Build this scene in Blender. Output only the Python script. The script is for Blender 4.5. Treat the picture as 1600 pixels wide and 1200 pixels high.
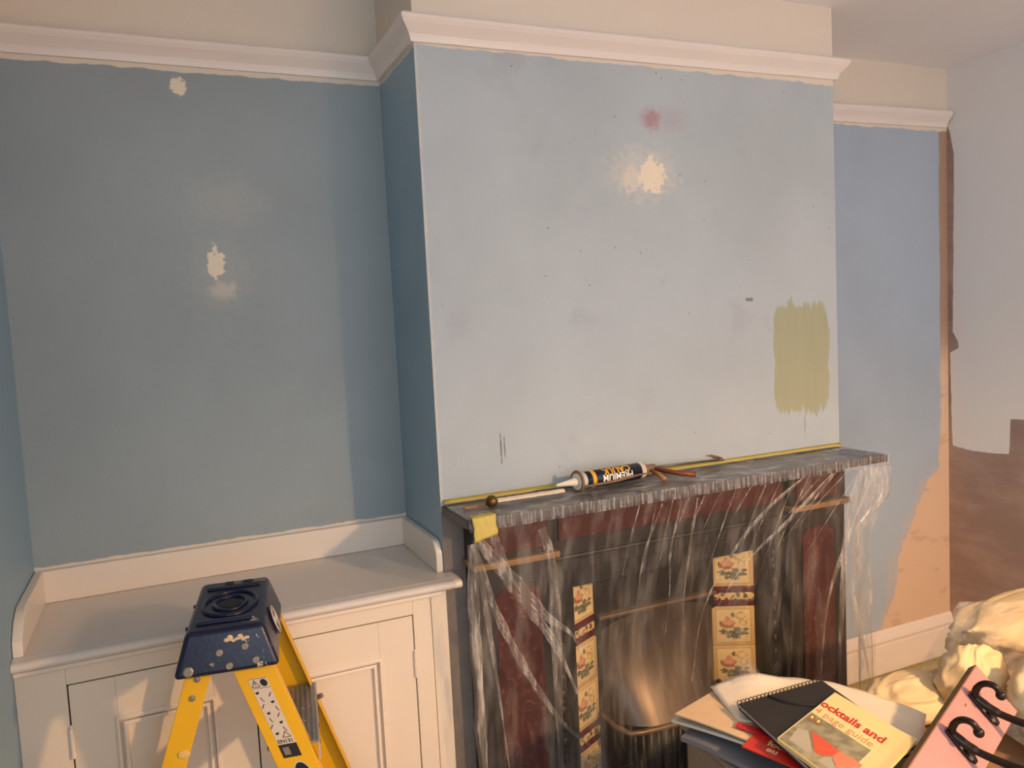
import bpy, bmesh, math, random
from mathutils import Vector, Matrix, noise as mnoise
random.seed(7)
for o in list(bpy.data.objects): bpy.data.objects.remove(o)
S = bpy.context.scene
C = S.collection
PI = math.pi

# ------------------------------------------------------------------ camera
cam_d = bpy.data.cameras.new('camera'); cam = bpy.data.objects.new('camera', cam_d); C.objects.link(cam)
S.camera = cam
cam_d.sensor_fit = 'HORIZONTAL'; cam_d.sensor_width = 36.0
cam_d.lens = 36.0 * 1236.245 / 1600.0
cam_d.clip_start = 0.02
cr = Vector((0.91191321, -0.40724739, -0.05063464)); cu = Vector((0.07848402, 0.05196051, 0.99556033)); cf = Vector((0.40280834, 0.91183862, -0.07934589))
cam.matrix_world = Matrix(((cr.x, cu.x, -cf.x, -0.6615), (cr.y, cu.y, -cf.y, -2.0168), (cr.z, cu.z, -cf.z, 1.5848), (0, 0, 0, 1)))

# ------------------------------------------------------------------ world, lights, exposure
S.view_settings.view_transform = 'Standard'; S.view_settings.look = 'None'
S.view_settings.gamma = 1.0; S.view_settings.use_curve_mapping = False
S.view_settings.exposure = 0.0
W = bpy.data.worlds.new('world'); S.world = W; W.use_nodes = True
W.node_tree.nodes['Background'].inputs[0].default_value = (0.62, 0.78, 1.0, 1)
W.node_tree.nodes['Background'].inputs[1].default_value = 1.0
# daylight through the window in the wall behind the camera
def area_light(name, loc, rot, sx, sy, power, col):
    l = bpy.data.lights.new(name, 'AREA'); l.shape = 'RECTANGLE'; l.size = sx; l.size_y = sy; l.energy = power; l.color = col
    o = bpy.data.objects.new(name, l); C.objects.link(o); o.location = loc; o.rotation_euler = rot
    return o
area_light('window_daylight', (.62, -3.72, 1.55), (PI/2, 0, 0), 3.1, 1.45, 17.0, (0.80, 0.91, 1.0))
area_light('side_window_daylight', (-1.03, -2.92, 1.55), (0, -PI/2, 0), 1.43, 1.06, 26.0, (0.80, 0.91, 1.0))
# warm bulb of the ceiling pendant (its cord and holder are built at the end)
BULB = (1.15, -2.45, 1.86)
bl = bpy.data.lights.new('pendant_bulb_light', 'POINT'); bl.energy = 26.0; bl.color = (1.0, 0.59, 0.27); bl.shadow_soft_size = 0.045
blo = bpy.data.objects.new('pendant_bulb_light', bl); C.objects.link(blo); blo.location = BULB
sl = bpy.data.lights.new('pendant_shade_light', 'SPOT'); sl.energy = 190.0; sl.color = (1.0, 0.59, 0.27); sl.shadow_soft_size = 0.045
sl.spot_size = math.radians(172); sl.spot_blend = 0.45      # what leaves the open underside of the shade
slo = bpy.data.objects.new('pendant_shade_light', sl); C.objects.link(slo); slo.location = BULB

# ------------------------------------------------------------------ helpers: materials
def lin(c):
    return tuple(((v/255.0)/12.92 if v/255.0 <= 0.04045 else ((v/255.0+0.055)/1.055)**2.4) for v in c)
def rgba(c): return (*lin(c), 1.0)

class NT:
    """small wrapper to write node graphs tersely"""
    def __init__(s, name):
        s.m = bpy.data.materials.new(name); s.m.use_nodes = True; s.t = s.m.node_tree; s.n = s.t.nodes; s.l = s.t.links
        s.b = s.n['Principled BSDF']; s.out = s.n['Material Output']
        s.tc = s.n.new('ShaderNodeTexCoord'); s.co = s.tc.outputs['Object']
    def link(s, a, sock):
        if isinstance(a, bpy.types.NodeSocket): s.l.new(a, sock)
        elif isinstance(a, (tuple, list)): sock.default_value = a if len(a) == len(sock.default_value) else (*a, 1)
        else: sock.default_value = a
    def math(s, op, a, b=0.0, c=0.0, clamp=False):
        k = s.n.new('ShaderNodeMath'); k.operation = op; k.use_clamp = clamp
        s.link(a, k.inputs[0]); s.link(b, k.inputs[1]); s.link(c, k.inputs[2]); return k.outputs[0]
    def xyz(s, co=None):
        k = s.n.new('ShaderNodeSeparateXYZ'); s.l.new(co or s.co, k.inputs[0]); return k.outputs
    def noise(s, scale, detail=3.0, rough=0.55, co=None, stretch=None, dist=0.0):
        k = s.n.new('ShaderNodeTexNoise'); k.inputs['Scale'].default_value = scale; k.inputs['Detail'].default_value = detail
        k.inputs['Roughness'].default_value = rough; k.inputs['Distortion'].default_value = dist
        c = co or s.co
        if stretch:
            mp = s.n.new('ShaderNodeMapping'); mp.inputs['Scale'].default_value = stretch; s.l.new(c, mp.inputs[0]); c = mp.outputs[0]
        s.l.new(c, k.inputs['Vector']); return k.outputs['Fac']
    def voronoi(s, scale, stretch=None, feature='F1', out='Distance'):
        k = s.n.new('ShaderNodeTexVoronoi'); k.inputs['Scale'].default_value = scale; k.feature = feature
        c = s.co
        if stretch:
            mp = s.n.new('ShaderNodeMapping'); mp.inputs['Scale'].default_value = stretch; s.l.new(c, mp.inputs[0]); c = mp.outputs[0]
        s.l.new(c, k.inputs['Vector']); return k.outputs[out]
    def step(s, v, lo, hi):
        k = s.n.new('ShaderNodeMapRange'); k.interpolation_type = 'SMOOTHSTEP'
        s.link(v, k.inputs[0]); k.inputs[1].default_value = lo; k.inputs[2].default_value = hi
        return k.outputs[0]
    def mix(s, f, a, b):
        k = s.n.new('ShaderNodeMix'); k.data_type = 'RGBA'
        s.link(f, k.inputs[0]); s.link(a, k.inputs[6]); s.link(b, k.inputs[7]); return k.outputs[2]
    def ell(s, u, v, u0, v0, ru, rv, wob=0.0, wn=None, soft=0.15):
        """1 inside a (noisy) ellipse"""
        du = s.math('DIVIDE', s.math('SUBTRACT', u, u0), ru); dv = s.math('DIVIDE', s.math('SUBTRACT', v, v0), rv)
        d = s.math('SQRT', s.math('ADD', s.math('MULTIPLY', du, du), s.math('MULTIPLY', dv, dv)))
        if wn is not None: d = s.math('ADD', d, s.math('MULTIPLY', s.math('SUBTRACT', wn, 0.5), wob))
        return s.math('SUBTRACT', 1.0, s.step(d, 1.0-soft, 1.0+soft))
    def rect(s, u, v, u0, u1, v0, v1, wu=None, wv=None, soft=0.003):
        uu = s.math('ADD', u, wu) if wu is not None else u; vv = s.math('ADD', v, wv) if wv is not None else v
        a = s.math('MULTIPLY', s.step(uu, u0-soft, u0+soft), s.math('SUBTRACT', 1.0, s.step(uu, u1-soft, u1+soft)))
        b = s.math('MULTIPLY', s.step(vv, v0-soft, v0+soft), s.math('SUBTRACT', 1.0, s.step(vv, v1-soft, v1+soft)))
        return s.math('MULTIPLY', a, b)
    def curve(s, v, v0, v1, o0, o1, pts):
        """piecewise-linear lookup: v in [v0,v1] -> value, points given in real units"""
        t = s.math('DIVIDE', s.math('SUBTRACT', v, v0), v1-v0, clamp=True)
        k = s.n.new('ShaderNodeFloatCurve'); cv = k.mapping.curves[0]
        P = [((a-v0)/(v1-v0), (b-o0)/(o1-o0)) for a, b in pts]
        cv.points[0].location = P[0]; cv.points[1].location = P[-1]
        for q in P[1:-1]: cv.points.new(*q)
        for q in cv.points: q.handle_type = 'VECTOR'
        k.mapping.update(); s.l.new(t, k.inputs[1])
        return s.math('ADD', s.math('MULTIPLY', k.outputs[0], o1-o0), o0)
    def bump(s, h, strength=0.2, dist=0.01):
        k = s.n.new('ShaderNodeBump'); k.inputs['Strength'].default_value = strength; k.inputs['Distance'].default_value = dist
        s.l.new(h, k.inputs['Height']); s.l.new(k.outputs[0], s.b.inputs['Normal']); return k
    def fin(s, col, rough=0.5, metal=0.0, spec=0.5):
        s.link(col, s.b.inputs['Base Color']); s.link(rough, s.b.inputs['Roughness']); s.b.inputs['Metallic'].default_value = metal
        s.b.inputs['Specular IOR Level'].default_value = spec
        return s.m

def plain(name, c, rough=0.5, metal=0.0, var=0.08, scale=30.0, bump=0.0, spec=0.5):
    t = NT(name); n = t.noise(scale)
    c = rgba(c); lo = tuple(v*(1-var) for v in c[:3]); hi = tuple(min(1, v*(1+var)) for v in c[:3])
    col = t.mix(n, (*lo, 1), (*hi, 1))
    if bump: t.bump(n, bump, 0.004)
    return t.fin(col, rough, metal, spec)

WHITE = rgba((228, 217, 202)); FILL = rgba((238, 226, 204))
def wall_base(name, blue, rail_z):
    """blue emulsion below the picture rail, white frieze above, rollered texture"""
    t = NT(name); x, y, z = t.xyz()
    big = t.noise(1.6, 4); fine = t.noise(220, 2); mid = t.noise(9, 4)
    b = rgba(blue); k = 0.07
    col = t.mix(t.step(big, 0.3, 0.7), tuple(v*(1-k) for v in b[:3]), tuple(v*(1+k) for v in b[:3]))
    wob = t.math('MULTIPLY', t.math('SUBTRACT', t.noise(14, 4), 0.5), 0.022)
    top = t.step(t.math('ADD', z, wob), rail_z-0.012, rail_z-0.008)
    t.bump(t.math('ADD', fine, t.math('MULTIPLY', mid, 0.6)), 0.12, 0.002)
    return t, x, y, z, col, top, wob, mid

RZ = 2.313     # underside of the picture rail
# left alcove wall
t, x, y, z, col, top, wob, mid = wall_base('blue_paint_left_alcove', (150, 164, 170), RZ)
n1 = t.noise(48, 5, .65)
for (u0, v0, ru, rv, a, cc) in [(-0.562, 2.262, .019, .030, 1, FILL), (-0.497, 1.786, .022, .040, .95, FILL), (-0.482, 1.712, .03, .022, .35, FILL), (-0.455, 1.955, .10, .06, .09, FILL), (-.49, 1.75, .07, .10, .09, FILL)]:
    col = t.mix(t.math('MULTIPLY', t.ell(x, z, u0, v0, ru, rv, 2.6, n1, .10 if a > .5 else .6), a), col, cc)
low = t.math('SUBTRACT', 1.0, t.step(t.math('ADD', z, t.math('MULTIPLY', wob, .8)), 1.003, 1.008))
M_LEFT = t.fin(t.mix(low, t.mix(top, col, WHITE), WHITE), 0.55)

# chimney breast
t, x, y, z, col, top, wob, mid = wall_base('pale_blue_paint_chimney_breast', (178, 190, 197), RZ+.008)
sidef = t.step(x, 0.0005, 0.002)            # the return into the alcove is deeper blue, brightened as if lit
edge = t.math('SUBTRACT', 1.0, t.step(t.math('ADD', x, t.math('MULTIPLY', t.noise(40), .01)), 0.008, 0.016))
col = t.mix(t.math('MULTIPLY', edge, .35), col, WHITE)
n1 = t.noise(44, 5, .65); n2 = t.noise(60, 3)
scuff = t.math('MULTIPLY', t.step(t.noise(5.5, 5, .6), .56, .72), .22)
col = t.mix(scuff, col, rgba((150, 150, 166)))
worn = t.math('MULTIPLY', t.step(t.noise(2.2, 3, .5), .5, .7), .22)
col = t.mix(worn, col, rgba((196, 198, 204)))
for (u0, v0, ru, rv, a, cc, sf) in [(.690, 2.0, .11, .075, .28, FILL, .4), (.722, 1.995, .045, .048, 1, FILL, .1), (.655, 1.985, .035, .035, .45, FILL, .3),
                                  (.724, 2.160, .03, .028, .5, rgba((170, 70, 92)), .7), (.79, 2.165, .06, .03, .12, rgba((170, 70, 92)), .7)]:
    col = t.mix(t.math('MULTIPLY', t.ell(x, z, u0, v0, ru, rv, 2.4, n1, sf), a), col, cc)
# dark specks and scratches
vd = t.voronoi(24); vm = t.math('MULTIPLY', t.math('SUBTRACT', 1.0, t.step(vd, .04, .09)), t.step(t.noise(3.1, 2), .46, .58))
col = t.mix(t.math('MULTIPLY', vm, .6), col, rgba((92, 74, 84)))
vd = t.voronoi(9, (1, 1, .22)); vm = t.math('MULTIPLY', t.math('SUBTRACT', 1.0, t.step(vd, .012, .03)), t.step(t.noise(2.3, 2), .50, .6))
col = t.mix(t.math('MULTIPLY', vm, .55), col, rgba((110, 92, 98)))
for (u0, v0, ru, rv) in [(.186, 1.235, .0025, .045), (.197, 1.235, .002, .03), (1.297, 1.19, .0015, .04), (1.075, 1.615, .014, .006)]:
    col = t.mix(t.math('MULTIPLY', t.ell(x, z, u0, v0, ru, rv, 1.6, n2, .3), .7), col, rgba((82, 72, 78)))
# olive tester patch, brushed up and down
bu = t.math('MULTIPLY', t.math('SUBTRACT', t.noise(7, 3), .5), .05)
bv = t.math('MULTIPLY', t.math('SUBTRACT', t.noise(1, 3, .7, None, (55, 1, 3)), .5), .17)
ol = t.rect(x, z, 1.172, 1.408, 1.235, 1.592, bu, bv, .004)
cor = t.ell(x, z, 1.29, 1.413, .148, .235, .25, n1, .06)
olc = t.mix(t.noise(1, 3, .6, None, (40, 1, 4)), rgba((158, 162, 134)), rgba((175, 178, 150)))
col = t.mix(t.math('MULTIPLY', ol, cor), col, olc)
# red chips along the right arris
ch = t.math('MULTIPLY', t.step(x, 1.438, 1.446), t.step(t.noise(1, 4, .7, None, (30, 30, 9)), .60, .66))
col = t.mix(t.math('MULTIPLY', ch, .6), col, rgba((150, 92, 96)))
# bare grey render beside the fire surround
low = t.math('SUBTRACT', 1.0, t.step(t.math('ADD', z, t.math('MULTIPLY', wob, .4)), 1.072, 1.084))
col = t.mix(low, col, t.mix(t.noise(18, 5), rgba((104, 98, 96)), rgba((142, 134, 128))))
M_BREAST = t.fin(t.mix(top, col, WHITE), 0.5)
t, x, y, z, col, top, wob, mid = wall_base('lightened_blue_breast_return', (150, 177, 194), RZ)  # alcove blue painted lighter, standing in for light on the return
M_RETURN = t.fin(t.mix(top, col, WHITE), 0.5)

# right alcove: blue, with bare skimmed plaster creeping in from the corner
t, x, y, z, col, top, wob, mid = wall_base('blue_paint_right_alcove', (167, 184, 201), RZ-.006)
bx = t.curve(z, 0.1, 2.4, 1.9, 2.6, [(.1, 2.02), (.186, 2.057), (.248, 2.096), (.323, 2.147), (.435, 2.157), (.541, 2.197), (.591, 2.237), (.697, 2.286), (.80, 2.355), (.835, 2.42), (1.07, 2.440), (1.44, 2.442), (2.18, 2.440), (2.4, 2.45)])
nz = t.math('MULTIPLY', t.math('SUBTRACT', t.noise(13, 5, .65), .5), .10)
nz = t.math('MULTIPLY', nz, t.math('SUBTRACT', 1.0, t.math('MULTIPLY', t.step(z, .8, 1.0), .75)))
pl = t.step(t.math('SUBTRACT', t.math('ADD', x, nz), bx), -.004, .006)
halo = t.step(t.math('SUBTRACT', t.math('ADD', x, t.math('MULTIPLY', nz, 1.8)), bx), -.05, -.03)
halo = t.math('MULTIPLY', halo, t.math('SUBTRACT', 1.0, t.step(z, .82, .9)))
col = t.mix(t.math('MULTIPLY', halo, .5), col, rgba((196, 190, 190)))
sm = t.step(t.noise(5, 5, .6, None, (1, 1, 3.2)), .56, .66)
plc = t.mix(t.math('MULTIPLY', sm, .35), rgba((222, 194, 168)), rgba((172, 136, 110)))
plc = t.mix(t.step(z, 1.25, 1.5), plc, rgba((176, 148, 128)))
col = t.mix(pl, col, plc)
M_RALC = t.fin(t.mix(top, col, WHITE), 0.6)

# right wall: white lining above, raw brown plaster below and up the corner
t = NT('part_stripped_right_wall'); x, y, z = t.xyz()
nw = t.math('MULTIPLY', t.math('SUBTRACT', t.noise(16, 5, .65), .5), .03)
strip = t.curve(z, 0.9, 2.4, 0, .4, [(.9, .353), (1.0, .36), (1.35, .366), (1.37, .325), (1.40, .33), (1.44, .352), (2.2, .342), (2.3, .362), (2.4, .39)])
brown1 = t.step(t.math('SUBTRACT', t.math('ADD', y, t.math('MULTIPLY', nw, .3)), strip), -.001, .002)
zb = t.curve(y, -.5, .4, .8, 1.3, [(-.5, 1.10), (.04, 1.086), (.098, 1.081), (.102, .937), (.2, .928), (.3, .932), (.4, .95)])
brown2 = t.math('SUBTRACT', 1.0, t.step(t.math('SUBTRACT', t.math('ADD', z, t.math('MULTIPLY', nw, .5)), zb), -.003, .003))
bm_ = t.math('MAXIMUM', brown1, brown2)
bm_ = t.math('MULTIPLY', bm_, t.math('SUBTRACT', 1.0, t.step(z, 2.30, 2.33)))
brc = t.mix(t.step(t.noise(3.0, 4, .6, None, (1, 1, 2.5)), .35, .7), rgba((150, 128, 120)), rgba((174, 150, 138)))
brc = t.mix(t.math('MULTIPLY', t.step(t.noise(1, 3, .6, None, (2, 2, 26)), .66, .74), .35), brc, rgba((184, 164, 150)))
t.bump(t.math('ADD', t.noise(120, 2), t.math('MULTIPLY', bm_, -1.2)), .15, .003)
M_RWALL = t.fin(t.mix(bm_, t.mix(t.noise(2), rgba((226, 224, 224)), rgba((234, 232, 230))), brc), .6)

def white_wall(name, c=(214, 210, 206)):
    t = NT(name); t.bump(t.noise(150, 2), .1, .002)
    return t.fin(t.mix(t.noise(2), rgba(c), rgba(tuple(min(255, v+8) for v in c))), .6)
M_CEIL = white_wall('white_ceiling_paint', (238, 238, 240))
M_REAR = white_wall('white_wall_paint')
t = NT('blue_paint_left_wall'); x, y, z = t.xyz()
M_LWALL = t.fin(t.mix(t.step(z, RZ-.012, RZ-.008), rgba((140, 170, 190)), WHITE), .5)
t = NT('floor_boards'); 
M_FLOOR = t.fin(t.mix(t.noise(3, 5, .6, None, (12, 1, 1)), rgba((150, 130, 104)), rgba((176, 154, 126))), .6)

def gloss_white(name, c, rough=.32):
    t = NT(name)
    br = t.noise(1, 3, .6, None, (6, 6, 90)); t.bump(t.math('ADD', br, t.noise(70)), .10, .002)
    return t.fin(t.mix(t.noise(4, 4), rgba(c), rgba(tuple(min(255, v+7) for v in c))), rough)
M_RAIL = gloss_white('white_gloss_rail', (236, 226, 218))
M_CAB = gloss_white('cream_eggshell', (228, 215, 198))
M_CTOP = gloss_white('cabinet_top_paint', (214, 206, 198), .36)
M_CTRIM = gloss_white('cabinet_trim_paint', (232, 220, 206))
M_GAP = plain('dark_gap', (40, 32, 28), .8)

# ------------------------------------------------------------------ helpers: geometry
class MB:
    def __init__(s): s.v = []; s.f = []
    def add(s, vs, fs):
        k = len(s.v); s.v += [tuple(v) for v in vs]; s.f += [tuple(i+k for i in f) for f in fs]; return s
    def box(s, x0, x1, y0, y1, z0, z1):
        return s.add([(x0,y0,z0),(x1,y0,z0),(x1,y1,z0),(x0,y1,z0),(x0,y0,z1),(x1,y0,z1),(x1,y1,z1),(x0,y1,z1)],
                     [(0,3,2,1),(4,5,6,7),(0,1,5,4),(1,2,6,5),(2,3,7,6),(3,0,4,7)])
    def quad(s, a, b, c, d): return s.add([a,b,c,d], [(0,1,2,3)])
    def hexa(s, bot, top):
        return s.add(list(bot)+list(top), [(0,3,2,1),(4,5,6,7),(0,1,5,4),(1,2,6,5),(2,3,7,6),(3,0,4,7)])
    def prism(s, poly, y0, y1, ax='y'):
        """poly of (a,b): ax y -> (x,z) polygon extruded along y; ax z -> (x,y) polygon extruded along z; ax x -> (y,z)"""
        n = len(poly); mk = {'y': lambda a,b,t:(a,t,b), 'z': lambda a,b,t:(a,b,t), 'x': lambda a,b,t:(t,a,b)}[ax]
        vs = [mk(a,b,y0) for a,b in poly]+[mk(a,b,y1) for a,b in poly]
        fs = [tuple(range(n)), tuple(reversed(range(n,2*n)))]+[(i,i+n,(i+1)%n+n,(i+1)%n) for i in range(n)]
        return s.add(vs, fs)
    def tube(s, pts, rad, seg=10, cap=True):
        pts = [Vector(p) for p in pts]; n = len(pts); rad = rad if isinstance(rad,(list,tuple)) else [rad]*n
        k = len(s.v); ref = None
        for i,p in enumerate(pts):
            d = (pts[min(i+1,n-1)]-pts[max(i-1,0)]).normalized()
            if ref is None: ref = Vector((0,0,1)) if abs(d.z) < .9 else Vector((1,0,0))
            a = (ref-d*ref.dot(d)).normalized(); b = d.cross(a); ref = a
            for j in range(seg):
                th = 2*PI*j/seg; s.v.append(tuple(p+(a*math.cos(th)+b*math.sin(th))*rad[i]))
        for i in range(n-1):
            for j in range(seg):
                s.f.append((k+i*seg+j, k+i*seg+(j+1)%seg, k+(i+1)*seg+(j+1)%seg, k+(i+1)*seg+j))
        if cap:
            s.f.append(tuple(k+j for j in reversed(range(seg)))); s.f.append(tuple(k+(n-1)*seg+j for j in range(seg)))
        return s
    def lathe(s, prof, o, axis, seg=20):
        """prof (r, h) revolved about axis through o"""
        axis = Vector(axis).normalized(); o = Vector(o)
        a = (Vector((0,0,1)) if abs(axis.z) < .9 else Vector((1,0,0))); a = (a-axis*a.dot(axis)).normalized(); b = axis.cross(a)
        k = len(s.v); n = len(prof)
        for r,h in prof:
            for j in range(seg):
                th = 2*PI*j/seg; s.v.append(tuple(o+axis*h+(a*math.cos(th)+b*math.sin(th))*max(r,1e-5)))
        for i in range(n-1):
            for j in range(seg): s.f.append((k+i*seg+j, k+i*seg+(j+1)%seg, k+(i+1)*seg+(j+1)%seg, k+(i+1)*seg+j))
        s.f.append(tuple(k+j for j in reversed(range(seg)))); s.f.append(tuple(k+(n-1)*seg+j for j in range(seg)))
        return s
    def ball(s, o, r, seg=14, rings=8, sc=(1,1,1)):
        pr = [(r*math.sin(PI*i/rings), -r*math.cos(PI*i/rings)) for i in range(rings+1)]
        k = len(s.v); s.lathe(pr, (0,0,0), (0,0,1), seg)
        for i in range(k, len(s.v)): v = s.v[i]; s.v[i] = (o[0]+v[0]*sc[0], o[1]+v[1]*sc[1], o[2]+v[2]*sc[2])
        return s
    def grid(s, fn, nu, nv):
        k = len(s.v)
        for j in range(nv+1):
            for i in range(nu+1): s.v.append(tuple(fn(i/nu, j/nv)))
        for j in range(nv):
            for i in range(nu): a = k+j*(nu+1)+i; s.f.append((a, a+1, a+nu+2, a+nu+1))
        return s
    def build(s, name, mat, parent=None, bevel=0.0, smooth=False, seg=2):
        me = bpy.data.meshes.new(name); me.from_pydata(s.v, [], s.f); me.update()
        bm = bmesh.new(); bm.from_mesh(me); bmesh.ops.recalc_face_normals(bm, faces=bm.faces[:]); bm.to_mesh(me); bm.free()
        if smooth:
            for pl in me.polygons: pl.use_smooth = True
        o = bpy.data.objects.new(name, me); C.objects.link(o)
        if mat: me.materials.append(mat)
        if parent: o.parent = parent
        if bevel:
            b = o.modifiers.new('bevel', 'BEVEL'); b.width = bevel; b.segments = seg; b.limit_method = 'ANGLE'; b.angle_limit = math.radians(40)
            for pl in me.polygons: pl.use_smooth = True
            w = o.modifiers.new('wn', 'WEIGHTED_NORMAL'); w.keep_sharp = False
        return o

def struct(o): o['kind'] = 'structure'; return o
def tag(o, label, cat, group=None):
    o['label'] = label; o['category'] = cat
    if group: o['group'] = group
    return o
def thing(name, label, cat, loc=(0,0,0), rz=0.0, group=None):
    o = bpy.data.objects.new(name, None); C.objects.link(o); o.location = loc; o.rotation_euler = (0,0,rz); o.empty_display_size = .05
    return tag(o, label, cat, group)
def cr_spline(pts, n):
    """smooth path through points"""
    P = [Vector(p) for p in pts]; P = [P[0]*2-P[1]]+P+[P[-1]*2-P[-2]]; out = []
    for i in range(1, len(P)-2):
        for k in range(n):
            t = k/n; a,b,c,d = P[i-1:i+3]
            out.append(.5*((2*b)+(c-a)*t+(2*a-5*b+4*c-d)*t*t+(3*b-a-3*c+d)*t**3))
    out.append(P[-2]); return out
def text_mesh(body, size, offset=0.0, align='LEFT'):
    cu_ = bpy.data.curves.new('lettering', 'FONT'); cu_.body = body; cu_.size = size; cu_.offset = offset; cu_.align_x = align; cu_.resolution_u = 3
    o = bpy.data.objects.new('lettering_tmp', cu_); C.objects.link(o)
    dg = bpy.context.evaluated_depsgraph_get(); me = bpy.data.meshes.new_from_object(o.evaluated_get(dg))
    bpy.data.objects.remove(o); bpy.data.curves.remove(cu_)
    return me
def text_part(name, body, size, mat, parent, fn, offset=0.0, align='LEFT', subdiv=0):
    me = text_mesh(body, size, offset, align)
    if subdiv:
        bm = bmesh.new(); bm.from_mesh(me); bmesh.ops.triangulate(bm, faces=bm.faces[:]); bmesh.ops.subdivide_edges(bm, edges=bm.edges[:], cuts=subdiv); bm.to_mesh(me); bm.free()
    for v in me.vertices: v.co = Vector(fn(v.co.x, v.co.y))
    me.materials.clear(); me.materials.append(mat)
    o = bpy.data.objects.new(name, me); C.objects.link(o); o.parent = parent
    return o

# ------------------------------------------------------------------ the room
XL, XR, BW = -1.005, 2.492, 1.45
YL, YR, YB = 0.348, 0.376, -3.7
CZ = 2.560
struct(MB().box(XL-.1, XR+.1, YB-.1, .5, -.06, 0).build('floor', M_FLOOR))
struct(MB().box(XL-.1, XR+.1, YB-.1, .5, CZ, CZ+.06).build('ceiling', M_CEIL))
m = MB(); m.box(XL-.1, XL, YB, -3.46, 0, CZ); m.box(XL-.1, XL, -2.38, YL+.1, 0, CZ); m.box(XL-.1, XL, -3.46, -2.38, 0, .83); m.box(XL-.1, XL, -3.46, -2.38, 2.28, CZ)
struct(m.build('wall_left', M_LWALL))
m = MB()
for a in (-3.46, -2.43): m.box(XL-.09, XL-.04, a, a+.05, .83, 2.28)
for a in (.83, 1.53, 2.23): m.box(XL-.09, XL-.04, -3.41, -2.43, a, a+.05)
struct(m.build('window_2', M_RAIL))
struct(MB().box(XR, XR+.1, YB, YR+.1, 0, CZ).build('wall_right', M_RWALL))
struct(MB().box(XL, 0, YL, YL+.1, 0, CZ).build('wall_back_left', M_LEFT))
struct(MB().box(BW, XR, YR, YR+.1, 0, CZ).build('wall_back_right', M_RALC))
# chimney breast with the fireplace opening
OX0, OX1, OZ = .335, 1.115, .865
m = MB()
m.box(0, OX0, 0, .5, 0, CZ); m.box(OX1, BW, 0, .5, 0, CZ); m.box(OX0, OX1, 0, .5, OZ, CZ); m.box(OX0, OX1, .42, .5, 0, OZ)
br = struct(m.build('wall_chimney_breast', M_BREAST))
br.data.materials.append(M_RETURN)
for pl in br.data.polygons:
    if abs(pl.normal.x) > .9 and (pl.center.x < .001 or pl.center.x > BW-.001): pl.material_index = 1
# rear wall with the window that lights the room
WX0, WX1, WZ0, WZ1 = -.93, 2.17, .83, 2.28
m = MB(); m.box(XL, WX0, YB-.1, YB, 0, CZ); m.box(WX1, XR, YB-.1, YB, 0, CZ); m.box(WX0, WX1, YB-.1, YB, 0, WZ0); m.box(WX0, WX1, YB-.1, YB, WZ1, CZ)
struct(m.build('wall_rear', M_REAR))
m = MB(); 
for a in (WX0, WX1-.05): m.box(a, a+.05, YB-.09, YB-.03, WZ0, WZ1)
for a in (WZ0, (WZ0+WZ1)/2-.02, WZ1-.05): m.box(WX0+.05, WX1-.05, YB-.09, YB-.03, a, a+.05)
struct(m.build('window_1', M_RAIL))

# picture rail
PROF = [(0, 0), (.010, 0), (.013, .010), (.016, .018), (.022, .026), (.034, .040), (.040, .050), (.040, .058), (.034, .064), (0, .064)]
def rail(name, p0, p1, nrm, m0, m1, z0, z1, cut=False):
    p0 = Vector((*p0, 0)); p1 = Vector((*p1, 0)); d = (p1-p0).normalized(); nv = Vector((*nrm, 0)); n = len(PROF); m = MB(); N = 14
    rows = []
    for k in range(N+1):
        f = k/N
        for o, h in PROF:
            base = p0.lerp(p1, f); sh = (m0*o if k == 0 else (m1*o if k == N else 0))
            q = base+nv*o+d*sh
            w = .0014*mnoise.noise(Vector((q.x*6, q.y*6, h*30))) if 0 < o else 0
            rows.append((q.x+nv.x*w, q.y+nv.y*w, z0+(z1-z0)*f+h+w))
    fs = []
    for k in range(N):
        for j in range(n): fs.append((k*n+j, k*n+(j+1)%n, (k+1)*n+(j+1)%n, (k+1)*n+j))
    fs += [tuple(range(n)), tuple(reversed(range(N*n, (N+1)*n)))]
    return struct(m.add(rows, fs).build(name, M_RAIL))
rail('trim_1', (XL, YL), (0, YL), (0, -1), 1, -1, RZ+.004, RZ+.002)
rail('trim_2', (0, YL), (0, 0), (-1, 0), 1, 1, RZ+.002, RZ+.002)
rail('trim_3', (0, 0), (BW, 0), (0, -1), -1, 1, RZ+.002, RZ+.014)
rail('trim_4', (BW, 0), (BW, YR), (1, 0), -1, -1, RZ+.014, RZ-.012)
rail('trim_5', (BW, YR), (XR-.012, YR), (0, -1), 1, 0, RZ-.012, RZ+.001)
rail('trim_6', (XL, YB), (XL, YL), (1, 0), 0, -1, RZ+.004, RZ+.004)

# baseboard in the right alcove, and short runs where the room goes on
def baseboard(name, x0, x1, yf):
    pr = [(yf, 0), (yf-.020, 0), (yf-.020, .120), (yf-.016, .126), (yf-.016, .134), (yf-.021, .142), (yf-.019, .156), (yf-.012, .164), (yf-.010, .176), (yf-.004, .186), (yf, .186)]
    return struct(MB().prism(pr, x0, x1, 'x').build(name, M_RAIL, None, .0015))
baseboard('baseboard_right_alcove', BW, XR, YR)

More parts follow.
